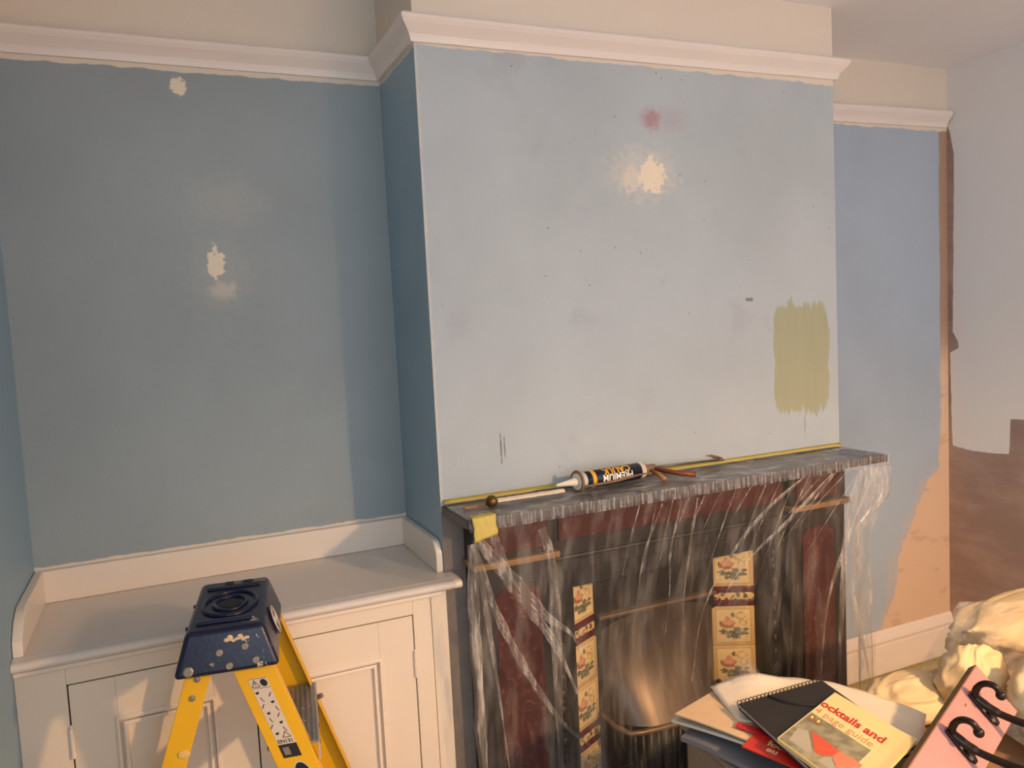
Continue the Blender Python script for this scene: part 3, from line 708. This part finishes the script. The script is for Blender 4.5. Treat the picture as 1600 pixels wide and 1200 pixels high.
# ------------------------------------------------------------------ stepladder
M_YLAD = plain('yellow_fibreglass', (226, 172, 20), .38, 0, .07, 25, .05)
t = NT('navy_moulded_plastic'); n = t.noise(26, 5, .7); sp = t.math('MULTIPLY', t.step(n, .62, .66), t.step(t.noise(7), .42, .55))
t.bump(t.noise(140, 2), .15, .002)
M_BLUE = t.fin(t.mix(t.math('MULTIPLY', sp, .85), rgba((11, 17, 50)), rgba((206, 190, 166))), .30)
t = NT('ribbed_aluminium'); M_ALU = t.fin(t.mix(t.math('MULTIPLY', t.step(t.noise(55, 4), .62, .68), .8), rgba((150, 148, 146)), rgba((226, 222, 214))), .4, .55)
M_STEEL = plain('dull_rivet_steel', (140, 132, 120), .45, .5, .2, 60)
M_STICK = plain('white_sticker', (206, 190, 174), .5, 0, .05)
M_INK = plain('black_ink', (26, 24, 26), .6)
lad = thing('stepladder', 'yellow fibreglass stepladder with paint-spattered navy plastic top', 'stepladder', (-.568, -.306, 0), math.radians(-8.5))
CT1, CB1 = 1.040, .952
tw, bw, ln = .070, .096, .165
def ring_at(z, w, l): return [(-w, -l, z), (w, -l, z), (w, l, z), (-w, l, z)]
cap = MB().hexa(ring_at(CB1, bw, ln+.004), ring_at(CT1-.006, tw, ln-.012)).build('top_cap', M_BLUE, lad, bevel=.010, seg=3)
# tray details on the cap: oval wells, ridge, slots, lid rims
def oval(rx, ry, z, r, name):
    pts = [(rx*math.cos(a), ry*math.sin(a)-.01, z) for a in [2*PI*k/40 for k in range(41)]]
    return MB().tube(pts, r, 8, False).build(name, M_BLUE, cap, smooth=True)
oval(.052, .075, CT1-.005, .0045, 'oval_rim'); oval(.032, .042, CT1-.005, .004, 'oval_rim')
MB().lathe([(.022, 0), (.022, .003)], (0, -.01, CT1-.008), (0,0,1), 24).build('well_floor', M_INK, cap)
MB().box(-.055, .055, -.118, -.104, CT1-.008, CT1-.001).build('tray_ridge', M_BLUE, cap, bevel=.003)
MB().box(-.055, .055, .092, .104, CT1-.008, CT1-.001).build('tray_ridge', M_BLUE, cap, bevel=.003)
for a in (-.02, .018): MB().box(a, a+.018, .118, .140, CT1-.006, CT1-.0045).build('tool_slot', M_INK, cap)
for a, w in ((.0, .012), (.044, .022)): MB().box(a-.002, a+w, .120, .138, CT1-.0058, CT1-.0040).build('slot_bridge', M_STEEL, cap)
# lip lugs along the rear edge
for yy, s_ in ((-.10, .004), (.03, .004)):
    MB().ball((-tw-.004, yy, CT1-.016), s_, 10, 6, (.7, 1.5, 1.0)).build('edge_lug', M_BLUE, cap, smooth=True)
nrm_y = -(ln+.004-(ln-.012))/(CT1-.006-CB1)
def on_front(u, z):      # point on the sloping near face
    f = (z-CB1)/(CT1-.006-CB1); return (u, -(ln+.004)+f*.016-.0005, z)
for (u, z, r) in [(-.068, .966, .0095), (-.012, .992, .0068), (.034, .997, .0068), (.004, .966, .0068), (.052, .970, .0068)]:
    q = on_front(u, z); MB().lathe([(r, -.002), (r, .0022), (r*.75, .0036), (r*.28, .0036), (r*.25, .002)], q, (0, -1, .18), 16).build('rivet', M_STEEL, cap, smooth=False)
# emblem disc on the climbing side
em = MB().lathe([(.030, 0), (.030, .0015)], (.0855, -.03, .995), (.95, 0, .30), 32).build('emblem', M_BLUE, cap)
ea = Vector((.95, 0, .30)).normalized(); eb = Vector((0, 1, 0)); ec = ea.cross(eb); e0 = Vector((.0855, -.03, .995))+ea*.002
for r_ in (.028, .022): MB().tube([tuple(e0+eb*r_*math.cos(2*PI*k/32)+ec*r_*math.sin(2*PI*k/32)) for k in range(33)], .0012, 6, False).build('emblem_ring', M_STICK, em, smooth=True)
MB().tube([tuple(e0+eb*(-.016+.032*k/12)+ec*(.008*math.sin(k*1.4))) for k in range(13)], .0016, 6).build('emblem_mark', M_STICK, em, smooth=True)
def dollop(o, r, sc): return MB().ball(o, r, 10, 6, sc)
m = MB()
for k in range(7):
    d_ = dollop((.002+.006*k, on_front(0, 1.012)[1]+.001, 1.012+.004*math.sin(k*2.1)), .006, (1, .25, .8+.3*math.sin(k*1.7))); m.add(d_.v, d_.f)
m.build('paint_splash', plain('dried_cream_paint', (206, 178, 140), .7), cap, smooth=True)
# rails
def slope(f0, sgn, z): return f0+sgn*.33*(.955-z)
def channel(name, sy, x_top, sgn, half, flange, z1=.975, tk=.004):
    """C section rail, web on the outer side, raking down to the floor"""
    fl = .018
    def X(z): return slope(x_top, sgn, z)
    def Yo(z): return sy*(.143+fl*(.955-z))
    m = MB()
    def slab(xa, xb, ya, yb):
        b = [(X(0)+xa, Yo(0)-sy*ya, 0), (X(0)+xb, Yo(0)-sy*ya, 0), (X(0)+xb, Yo(0)-sy*yb, 0), (X(0)+xa, Yo(0)-sy*yb, 0)]
        t_ = [(X(z1)+xa, Yo(z1)-sy*ya, z1), (X(z1)+xb, Yo(z1)-sy*ya, z1), (X(z1)+xb, Yo(z1)-sy*yb, z1), (X(z1)+xa, Yo(z1)-sy*yb, z1)]
        m.hexa(b, t_)
    slab(-half, half, 0, tk); slab(-half, -half+tk, tk, flange); slab(half-tk, half, tk, flange)
    r = m.build(name, M_YLAD, lad, bevel=.0012)
    MB().box(X(0)-half-.004, X(0)+half+.004, min(Yo(0)-sy*flange, Yo(0)+sy*.004), max(Yo(0)-sy*flange, Yo(0)+sy*.004), 0, .035).build('foot', M_INK, r, bevel=.004)
    return r, X, Yo
fr_n, XF, YF = channel('front_rail', -1, .042, 1, .038, .024)
fr_f, _, _ = channel('front_rail', 1, .050, 1, .040, .030)
rr_n, XB, YBk = channel('rear_leg', -1, -.052, -1, .023, .022)
rr_f, _, _ = channel('rear_leg', 1, -.052, -1, .023, .022)
for z in (.940, .905):
    MB().lathe([(.0062, 0), (.0055, .002), (.002, .003)], (XB(z), YBk(z), z), (0, -1, 0), 12).build('rivet', M_STEEL, rr_n)
# treads
for z in (.775, .52, .265):
    hw = .050; xc = XF(z)+.006
    td = MB().box(xc-hw, xc+hw, -(.132+.018*(.955-z)), .132+.018*(.955-z), z-.004, z).build('tread', M_ALU, lad)
    L_ = .131+.018*(.955-z)
    for k in range(9): MB().box(xc-hw+.004+k*.0105, xc-hw+.008+k*.0105, -L_, L_, z, z+.0022).build('rib', M_ALU, td)
    MB().box(xc+hw-.003, xc+hw+.001, -L_, L_, z-.040, z+.001).build('tread_front', plain('pale_aluminium', (190, 184, 178), .4, .4), td)
    for k in range(4):
        MB().lathe([(.004, 0), (.004, .001)], (xc+hw+.001, -L_*.75+k*L_*.5, z-.020), (1,0,0), 10).build('tread_hole', M_INK, td)
    MB().tube([(xc+.0, L_, z-.05), (xc+hw+.012, L_-.03, z-.02)], .006, 8).build('brace', M_STEEL, td)
# spreader straps between front rails and rear legs
for sy in (-1, 1):
    z = .42; MB().hexa([(XB(z), sy*.128-.002, z-.01), (XF(z), sy*.128-.002, z-.01), (XF(z), sy*.128+.002, z-.01), (XB(z), sy*.128+.002, z-.01)],
                      [(XB(z), sy*.128-.002, z+.01), (XF(z), sy*.128-.002, z+.01), (XF(z), sy*.128+.002, z+.01), (XB(z), sy*.128+.002, z+.01)]).build('spreader', M_STEEL, lad)
# warning label on the near rail (q along the rail, downwards; s across)
def on_rail(s, q, lift=.0006):
    z = .945-q; return (XF(z)+s, YF(z)-lift, z)
def rpatch(s0, s1, q0, q1, name, mat, par, lift=.0006):
    return MB().quad(on_rail(s0, q0, lift), on_rail(s1, q0, lift), on_rail(s1, q1, lift), on_rail(s0, q1, lift)).build(name, mat, par)
wl = rpatch(-.019, .015, .020, .188, 'warning_label', M_STICK, fr_n)
rpatch(-.019, .015, .160, .188, 'label_black_bar', M_INK, wl, .0010)
rpatch(-.014, -.002, .166, .182, 'label_logo', M_STEEL, wl, .0013)
def rfn(s0, q0):
    return lambda a, b: on_rail(s0+a, q0-b, .0012)
text_part('lettering', 'EN131', .0105, M_INK, wl, rfn(-.017, .157), .0002)
def rpoly(pts, name='pictogram'):
    m = MB(); m.add([on_rail(s, q, .0011) for s, q in pts], [tuple(range(len(pts)))]); return m.build(name, M_INK, wl)
def rline(pts, w):
    m = MB()
    for (a, b) in zip(pts[:-1], pts[1:]):
        d = Vector((b[0]-a[0], b[1]-a[1])); n_ = Vector((-d.y, d.x)).normalized()*w
        m.add([on_rail(a[0]+n_.x, a[1]+n_.y, .0011), on_rail(b[0]+n_.x, b[1]+n_.y, .0011), on_rail(b[0]-n_.x, b[1]-n_.y, .0011), on_rail(a[0]-n_.x, a[1]-n_.y, .0011)], [(0,1,2,3)])
    return m.build('pictogram', M_INK, wl)
rline([(-.017, .038), (-.010, .024), (-.003, .038), (-.017, .038)], .0006); rline([(-.010, .028), (-.010, .034)], .0007)
rpoly([(.006+.0065*math.cos(2*PI*k/18), .031+.0075*math.sin(2*PI*k/18)) for k in range(18)])
rline([(-.018, .0215), (.014, .0215)], .0004); rline([(-.018, .041), (.014, .041)], .0004)
rline([(-.004, .146), (.004, .134), (.011, .146), (-.004, .146)], .0006)
random.seed(21)
for k in range(13):
    s = -.012+.018*(k % 2)+random.uniform(-.003, .003); q = .049+.0072*k
    if k % 3 == 0: rpoly([(s-.003, q), (s+.004, q-.002), (s+.003, q+.003), (s-.002, q+.004)])
    elif k % 3 == 1: rline([(s-.003, q+.004), (s+.001, q-.001), (s+.003, q-.004)], .0008); 
    else: rline([(s, q-.004), (s+.001, q+.003), (s+.004, q+.005)], .0007)
pts = [(.004+.017*math.cos(2*PI*k/28), .232+.034*math.sin(2*PI*k/28)) for k in range(28)]
MB().add([on_rail(s, q, .0006) for s, q in pts], [tuple(range(28))]).build('oval_sticker_rim', M_STICK, fr_n)
pts = [(.004+.015*math.cos(2*PI*k/28), .232+.031*math.sin(2*PI*k/28)) for k in range(28)]
MB().add([on_rail(s, q, .0011) for s, q in pts], [tuple(range(28))]).build('oval_sticker', M_NAVY, fr_n)
z = .80; MB().ball((XB(z)+.012, YBk(z)-.0005, z), .012, 10, 6, (1, .12, .7)).build('paint_smear', plain('pale_paint_smear', (222, 184, 110), .6), rr_n, smooth=True)

# ------------------------------------------------------------------ boxes that carry the clutter (mostly hidden)
M_CARD = plain('brown_cardboard', (150, 116, 82), .8, 0, .06, 40)
M_GREYB = plain('grey_beige_plastic', (128, 116, 102), .45, 0, .06)
bxA = thing('storage_box', 'grey-beige rounded plastic storage box under the magazines', 'box', (.50, -.88, 0), math.radians(-6))
MB().box(-.20, .17, -.17, .25, .33, .672).build('tub', M_GREYB, bxA, bevel=.03, seg=4)
MB().box(-.21, .18, -.18, .26, .672, .692).build('lid', M_GREYB, bxA, bevel=.009, seg=3)
cb = thing('cardboard_box', 'brown cardboard box standing under the plastic storage box', 'box', (.50, -.88, 0), math.radians(-6), None)
MB().box(-.2, .2, -.26, .24, 0, .329).build('carton', M_CARD, cb, bevel=.003)
MB().box(-.2, .2, -.004, .004, .3292, .3298).build('flap_seam', M_TAPE, cb)
cb2 = thing('cardboard_box', 'tall brown cardboard box under the bag of cream fabric', 'box', (1.12, -.86, 0), math.radians(2))
MB().box(-.36, .42, -.26, .24, 0, .624).build('carton', M_CARD, cb2, bevel=.003)
MB().box(-.36, .42, -.03, .03, .6243, .6248).build('flap_seam', M_TAPE, cb2)

# ------------------------------------------------------------------ papers, books and notebook
M_PAPER = plain('white_paper', (232, 216, 194), .7, 0, .05, 20)
def slab_obj(name, corners, z0, th, mat, label, cat, sag=None, bevel=.001, parent=None):
    """thin stack with a quadrilateral plan"""
    cs = [Vector(c) for c in corners]
    def f(u, v, dz):
        q = cs[0].lerp(cs[1], u).lerp(cs[3].lerp(cs[2], u), v); return (q.x, q.y, z0+dz+(sag(u, v) if sag else 0))
    m = MB(); N = 12
    m.grid(lambda u, v: f(u, v, th), N, N); m.grid(lambda u, v: f(u, v, 0), N, N)
    k = (N+1)**2
    for i in range(N):
        for a, b in ((i, i+1), (N*(N+1)+i+1, N*(N+1)+i)): m.f.append((a, b, b+k, a+k))
        for a, b in ((i*(N+1), (i+1)*(N+1)), ((i+1)*(N+1)+N, i*(N+1)+N)): m.f.append((b, a, a+k, b+k))
    o = m.build(name, mat)
    return tag(o, label, cat), f
# grey magazine at the bottom, buckled
slab_obj('magazine', [(.262,-.70), (.50,-.60), (.62,-.88), (.36,-1.0)], .698, .010, plain('grey_blue_cover', (112, 112, 118), .4), 'grey-blue curled magazine lowest in the paper pile', 'magazine', lambda u, v: .006*math.sin(u*3)*(1-v)+.003*math.sin(v*9))
slab_obj('newspaper', [(.268,-.66), (.50,-.585), (.63,-.88), (.385,-.985)], .719, .006, plain('newsprint', (206, 196, 182), .8), 'folded newsprint with dark gap beneath the cream folder', 'newspaper', lambda u, v: .012*(1-u)*math.sin(v*2.6))
slab_obj('paper_folder', [(.272,-.668), (.49,-.60), (.60,-.86), (.372,-.955)], .738, .003, plain('cream_card', (226, 192, 152), .6), 'cream card folder with buckled edge over the newsprint', 'folder', lambda u, v: .004*math.sin(v*4)*(1-u))
# red leaflet with lettering
rl, rf = slab_obj('leaflet', [(.300,-.845), (.42,-.79), (.47,-.93), (.352,-1.0)], .7455, .0022, plain('red_print', (206, 44, 30), .35), 'red leaflet with pale rounded lettering beneath the black notebook', 'leaflet')
RA = Vector((.300,-.845)); RUx = Vector((.052,-.155)).normalized(); RUy = Vector((.12,.055)).normalized()
def lf(a0, b0):
    def fn(a, b): q = RA+RUx*(a0+a)+RUy*(b0+b); return (q.x, q.y, .7482)
    return fn
M_LETR = plain('cream_lettering', (246, 200, 150), .5)
for k, (w, a0, b0) in enumerate([('your', .034, .056), ('food', .036, .036), ('eu', .042, .016)]): text_part('lettering', w, .024, M_LETR, rl, lf(a0, b0), .0008)
# second red edge between folder and notebook
slab_obj('leaflet', [(.335,-.785), (.352,-.772), (.435,-.96), (.418,-.972)], .7482, .002, plain('crimson_print', (196, 30, 36), .3), 'thin crimson leaflet edge showing along the black notebook', 'leaflet')
# white crumpled sheet behind the notebook
def crumple(u, v):
    A, B, C_, D_ = Vector((.40,-.62)), Vector((.70,-.93)), Vector((.60,-1.0)), Vector((.36,-.76))
    q = A.lerp(B, u).lerp(D_.lerp(C_, u), v)
    z_ = .7452+.012*math.sin(u*3.0)*0+.014*math.sin(u*3.0)*(1-v)+.020*math.exp(-((u-.18)/.14)**2)*(1-v)**2+.006*abs(nz3(u*6, v*5, 2))*(1-v)
    return (q.x+.05*math.sin(u*PI)*(1-v), q.y+.05*math.sin(u*PI)*(1-v), z_)
o = MB().grid(crumple, 30, 16).build('paper_sheet', M_PAPER, None, smooth=True); o.modifiers.new('thick', 'SOLIDIFY').thickness = .001
tag(o, 'crumpled white paper sheet lying behind the black spiral notebook', 'paper')
# clear plastic sleeve scrap at the peak of the paper
def sleeve(u, v): return (.455+.07*u-.03*v, -.60-.05*u-.05*v, .752+.05*math.sin(PI*u)*(1-v*.6)+.006*nz3(u*9, v*9, 1))
tag(MB().grid(sleeve, 14, 12).build('plastic_sleeve', film('clear_sleeve', .12, (40, 40, 40)), None, smooth=True), 'crinkled clear plastic sleeve standing up by the white paper', 'plastic sleeve')
# spiral notebook
M_BLK = plain('black_card_cover', (40, 35, 32), .5, 0, .12, 60)
nb = thing('spiral_notebook', 'black spiral-bound notebook with elastic strap and wire rings', 'notebook', (.378, -.742, .7565), math.radians(-1.5))
NW, NL = .225, .285     # local: x along the spiral, -y away from it, skewed like the photo's page
shear = -.16
def nbx(x, y): return (x+shear*(-y)*1.0, y)
def nslab(name, x0, x1, y0, y1, z0, z1, mat):
    q = [nbx(x0, y0), nbx(x1, y0), nbx(x1, y1), nbx(x0, y1)]
    return MB().hexa([(a, b, z0) for a, b in q], [(a, b, z1) for a, b in q]).build(name, mat, nb, bevel=.0008)
nslab('back_cover', 0, NW, -NL, 0, 0, .0016, M_BLK); nslab('pages', .002, NW-.002, -NL+.003, -.006, .0016, .010, plain('page_edges', (176, 160, 160), .7)); nslab('front_cover', 0, NW, -NL, 0, .010, .0118, M_BLK)
for k in range(22):
    xx = .006+k*(NW-.012)/21
    pts = [(xx+.0022*math.sin(a*.5), .002+.0085*math.cos(a), .007+.0085*math.sin(a)) for a in [2*PI*j/12 for j in range(13)]]
    MB().tube(pts, .0009, 6).build('wire_ring', M_BRASS, nb, smooth=True)
MB().tube(cr_spline([(.075, -.004, .0132), (.082, -.028, .0130), (.10, -.055, .0128), (.122, -.075, .0126), (.15, -.09, .0126)], 6), .0032, 8).build('elastic_strap', M_INK, nb, smooth=True)
# cocktail booklet: several loose sheets, cover print as flat shapes
bk_o = Vector((.572, -.815)); bk_r = Vector((.556, -1.022)); bk_l = Vector((.348, -.893))
bx_ = (bk_r-bk_o).normalized(); by_ = (bk_l-bk_o)/(bk_l-bk_o).length
BWd, BHt = (bk_r-bk_o).length, (bk_l-bk_o).length*1.02
bkt = thing('recipe_booklet', 'cream booklet cover with red cocktail headline and a drink photo', 'booklet', (bk_o.x, bk_o.y, .7700))
def bp(s, q, z): v = bx_*s+by_*q; return (v.x, v.y, z)
def bslab(name, s0, s1, q0, q1, z0, z1, mat, curl=0.0):
    m = MB(); N = 10
    zf = lambda s, q: curl*max(0, (s/BWd-.7)/.3)**2*.006
    m.grid(lambda u, v: bp(s0+(s1-s0)*u, q0+(q1-q0)*v, z1+zf(s0+(s1-s0)*u, 0)), N, N); m.grid(lambda u, v: bp(s0+(s1-s0)*u, q0+(q1-q0)*v, z0+zf(s0+(s1-s0)*u, 0)), N, N)
    k = (N+1)**2
    for i in range(N):
        for a, b in ((i, i+1), (N*(N+1)+i+1, N*(N+1)+i)): m.f.append((a, b, b+k, a+k))
        for a, b in ((i*(N+1), (i+1)*(N+1)), ((i+1)*(N+1)+N, i*(N+1)+N)): m.f.append((b, a, a+k, b+k))
    return m.build(name, mat, bkt)
M_CREAM = plain('cream_cover_paper', (246, 222, 158), .5, 0, .03, 10)
for k, (ds, dq) in enumerate(((.006, .004), (.003, -.002), (.005, .002))): bslab('page', 0+ds*.3, BWd+ds, dq, BHt+dq, .0005+.0016*k, .0017+.0016*k, M_CREAM, 1.0)
cov = bslab('cover', 0, BWd, 0, BHt, .0054, .0064, M_CREAM, .6)
t = NT('drink_photo_print'); n = t.noise(38, 4)
M_PHOTO = t.fin(t.mix(t.step(n, .3, .7), rgba((128, 122, 96)), rgba((176, 166, 134))), .3)
def bflat(pts, z, name, mat, par=cov): return MB().add([bp(s, q, z) for s, q in pts], [tuple(range(len(pts)))]).build(name, mat, par)
q0 = .108
ph = bflat([(.003, q0), (BWd*.885, q0), (BWd*.885, BHt-.002), (.003, BHt-.002)], .00665, 'cover_photo', M_PHOTO)
M_DRINK = plain('coral_drink_print', (222, 92, 62), .35, 0, .15, 60); M_DR2 = plain('light_coral_print', (236, 138, 104), .35); M_GL = plain('pale_glass_print', (186, 178, 156), .3); M_BOT = plain('amber_bottle_print', (150, 112, 60), .35)
def pq(L_): return [(.003+a*(BWd*.885-.003), q0+b*.118) for a, b in L_]
bflat(pq([(.193,.454),(.40,.45),(.62,.475),(.605,.69),(.523,.84),(.428,.874)]), .00690, 'drink', M_DRINK, ph)
bflat(pq([(.62,.475),(.80,.44),(.968,.455),(.87,.617),(.725,.864),(.605,.69)]), .00692, 'drink', M_DR2, ph)
bflat(pq([(.05,.60),(.17,.50),(.40,.88),(.38,1.0),(.10,1.0)]), .00688, 'glass', M_GL, ph)
bflat(pq([(.54,.86),(.60,.74),(.72,.88),(.70,1.0),(.52,1.0)]), .00694, 'glass', M_GL, ph)
for a in (.006, .024): bflat([(a, q0+.006), (a+.014, q0+.004), (a+.018, q0+.026), (a+.005, q0+.030)], .00700, 'bottle', M_BOT, ph); bflat([(a+.004, q0+.010), (a+.010, q0+.009), (a+.012, q0+.018), (a+.006, q0+.020)], .00705, 'bottle_label', M_CREAM, ph)
M_REDP = plain('red_headline_print', (206, 60, 44), .4); M_TAN = plain('tan_line_print', (214, 150, 110), .4)
def bfn(s0, q0_): return lambda a, b: bp(s0+a, q0_-b, .0069)
text_part('lettering', 'ocktails and', .0345, M_REDP, cov, bfn(.001, .070), .0011)
text_part('lettering', '4 page guide', .0300, M_TAN, cov, bfn(.004, .100), -.0002)

# ------------------------------------------------------------------ pink board with coat hooks
M_PINK = plain('pink_board_paint', (172, 124, 122), .5, 0, .05, 40, .1)
M_WOODE = plain('raw_board_edge', (126, 92, 54), .7, 0, .2, 60)
M_HOOK = plain('oiled_black_iron', (44, 34, 28), .34, .6, .3, 60, .1)
ba = Vector((.93, .30, .21)).normalized(); bb = Vector((.33, -.56, -.76)); bb = (bb-ba*bb.dot(ba)).normalized(); bn = bb.cross(ba).normalized()
if bn.y > 0: bn = -bn
T_ = Vector((.779, -.982, .853)); HS = 1.1
hb = thing('hook_board', 'pink painted board with two black iron double coat hooks', 'coat rack')
hb.matrix_world = Matrix(((ba.x*HS, bb.x*HS, bn.x*HS, T_.x), (ba.y*HS, bb.y*HS, bn.y*HS, T_.y), (ba.z*HS, bb.z*HS, bn.z*HS, T_.z), (0,0,0,1)))
bd = MB().box(-.335, 0, 0, .096, -.018, 0).build('board', M_PINK, hb, bevel=.0015)
MB().box(-.335, 0, -.0012, .0, -.018, -.001).build('bare_edge', M_WOODE, bd)
def hook(s):
    bs = MB(); N = 18
    outl = [(-.008, -.038), (.008, -.038), (.0095, -.020), (.010, 0), (.0085, .016), (.004, .026), (-.004, .026), (-.0085, .016), (-.010, 0), (-.0095, -.020)]
    h = MB().prism([(s+a, .052+b) for a, b in outl], .0002, .006, 'z').build('hook_plate', M_HOOK, hb, bevel=.0015)
    def P(n_, b_): return (s, .052+b_, n_)
    MB().tube(cr_spline([P(.002, -.024), P(.012, -.036), P(.028, -.0430), P(.042, -.0415), P(.051, -.032), P(.049, -.0185)], 7), [.0062]*12+[.0056]*24, 12).build('small_prong', M_HOOK, h, smooth=True)
    MB().ball(P(.048, -.0165), .0085, 16, 10).build('prong_ball', M_HOOK, h, smooth=True)
    MB().tube(cr_spline([P(.003, -.028), P(.010, -.008), P(.020, .010), P(.042, .034), P(.068, .056), P(.092, .068)], 7), [.0085]*7+[.0078]*7+[.0064]*22, 12).build('long_prong', M_HOOK, h, smooth=True)
    MB().ball(P(.094, .069), .0085, 16, 10).build('prong_ball', M_HOOK, h, smooth=True)
    for b_ in (-.006, .014): MB().lathe([(.0042, 0), (.0036, .0016), (.001, .002)], (s-.0055, .052+b_, .0058), (0,0,1), 12).build('screw', M_STEEL, h)
hook(-.071); hook(-.181)
for (a, b_) in ((-.10, .020), (-.16, .074), (-.05, .03), (-.24, .05)):
    MB().ball((a, b_, 0), .0035, 8, 4, (1.2, .6, .12)).build('paint_chip', M_WOODE, bd, smooth=True)

# ------------------------------------------------------------------ bag of cream fabric
M_CREAMF = NT('cream_fabric'); t = M_CREAMF; n = t.noise(7, 5, .6); t.bump(t.noise(12, 3, .5, None, (1, 2.6, 1)), .22, .012)
M_CREAMF = t.fin(t.mix(n, rgba((216, 188, 140)), rgba((236, 212, 170))), .8)
def lump(name, o, r, label, seed, rough=.16, ang=0.0):
    m = MB(); m.ball((0,0,0), 1.0, 80, 48); vs = []
    ca, sa = math.cos(ang), math.sin(ang)
    for v in m.v:
        q = Vector(v); a = q.x*ca+q.y*sa; b = -q.x*sa+q.y*ca
        wa = nz3(a*1.1+seed, b*1.1, q.z*1.1)
        f = 1+rough*wa
        f += .16*(1-abs(nz3(a*.5+seed*2, b*1.7+wa*1.2, q.z*1.6)))**2-.10
        f += .085*(1-abs(nz3(a*.45+seed*3, b*2.9+wa*1.6+q.z*.8, q.z*1.0)))**3-.03
        f += .03*(1-abs(nz3(a*.9+seed*5, b*6.5+wa*2.5+q.z*1.5, q.z*1.6)))**3
        pw = 1.0 if q.z < 0 else .9
        vs.append((o[0]+q.x*r[0]*f, o[1]+q.y*r[1]*f, o[2]+q.z*r[2]*f*pw))
    m.v = vs; return tag(m.build(name, M_CREAMF, None, smooth=True), label, 'fabric', 'cream fabric bundles by the pink board')
lump('fabric_bundle', (1.275, -.80, .790), (.245, .12, .058), 'flat cream fabric bundle lying highest in the clear bag', 1.0, .16, .3)
lump('fabric_bundle', (1.33, -.70, .692), (.22, .13, .055), 'cream fabric bundle pressed beneath the highest one in the bag', 5.0)
lump('fabric_bundle', (.935, -.860, .738), (.084, .060, .078), 'rounded cream fabric bundle inside the clear bag behind the pink board', 4.0, .12, .8)
lump('fabric_bundle', (.842, -.775, .684), (.115, .075, .052), 'flattened cream fabric bundle between the white paper and the pink board', 7.0, .15, .4)
lump('fabric_bundle', (1.02, -1.01, .745), (.130, .085, .11), 'yellowish cream fabric bundle beside the hook prongs', 9.0, .14, 1.2)
lump('fabric_bundle', (.93, -1.13, .686), (.140, .060, .052), 'low cream fabric bundle under the hook board prongs', 12.0, .12, .2)
M_BAG = film('clear_bag_polythene', .46, (9, 16, 9), (250, 236, 214))
def bag(u, v):
    # pulled from the highest bundle down to the left, in front of the lower bundles
    A, B = Vector((1.06, -.735, .852)), Vector((1.30, -.945, .865)); D_, C_ = Vector((.945, -.70, .682)), Vector((.86, -1.155, .66))
    q = A.lerp(B, u).lerp(D_.lerp(C_, u), v)
    out = .055*math.sin(PI*v)*math.sin(PI*min(1, .05+u))
    q += Vector((-.45, -.6, .5))*out
    q += Vector((-.5, -.7, .4))*(.010*nz3(u*5, v*4, 2)+.010*abs(nz3(u*9+v*5, v*4, 5)))
    return q
tag(MB().grid(bag, 60, 50).build('plastic_bag', M_BAG, None, smooth=True), 'large clear polythene bag holding cream fabric beside the pink board', 'plastic bag')

# ------------------------------------------------------------------ ceiling pendant (behind the camera's right shoulder)
pd = thing('pendant_lamp', 'ceiling pendant with an open cream fabric shade on a white cord', 'lamp', (BULB[0], BULB[1], CZ))
MB().lathe([(.045, -.001), (.04, -.018), (.012, -.026)], (0,0,0), (0,0,1), 20).build('ceiling_rose', M_PLAST, pd, smooth=True)
MB().tube([(0,0,-.02), (0,0,-(CZ-BULB[2])+.13)], .003, 8).build('cord', M_PLAST, pd, smooth=True)
MB().lathe([(.012, .0), (.018, -.015), (.018, -.05), (.015, -.055)], (0,0,-(CZ-BULB[2])+.13), (0,0,1), 16).build('lamp_holder', M_PLAST, pd, smooth=True)
t = NT('cream_shade_fabric'); t.n.remove(t.b)
d_ = t.n.new('ShaderNodeBsdfDiffuse'); d_.inputs[0].default_value = rgba((236, 222, 196)); l_ = t.n.new('ShaderNodeBsdfTranslucent'); l_.inputs[0].default_value = rgba((244, 226, 196))
x_ = t.n.new('ShaderNodeMixShader'); x_.inputs[0].default_value = .6; t.l.new(d_.outputs[0], x_.inputs[1]); t.l.new(l_.outputs[0], x_.inputs[2]); t.l.new(x_.outputs[0], t.out.inputs['Surface'])
zb_ = -(CZ-BULB[2])
def shade(u, v): a = 2*PI*u; r = .19-.10*v; return (r*math.cos(a), r*math.sin(a), zb_+.022+.17*v)
MB().grid(shade, 40, 6).build('lamp_shade', t.m, pd, smooth=True)
for k in range(3):
    a = 2*PI*k/3; MB().tube([(.012*math.cos(a), .012*math.sin(a), zb_+.12), (.118*math.cos(a), .118*math.sin(a), zb_+.142)], .0015, 6).build('shade_spoke', M_STEEL, pd, smooth=True)
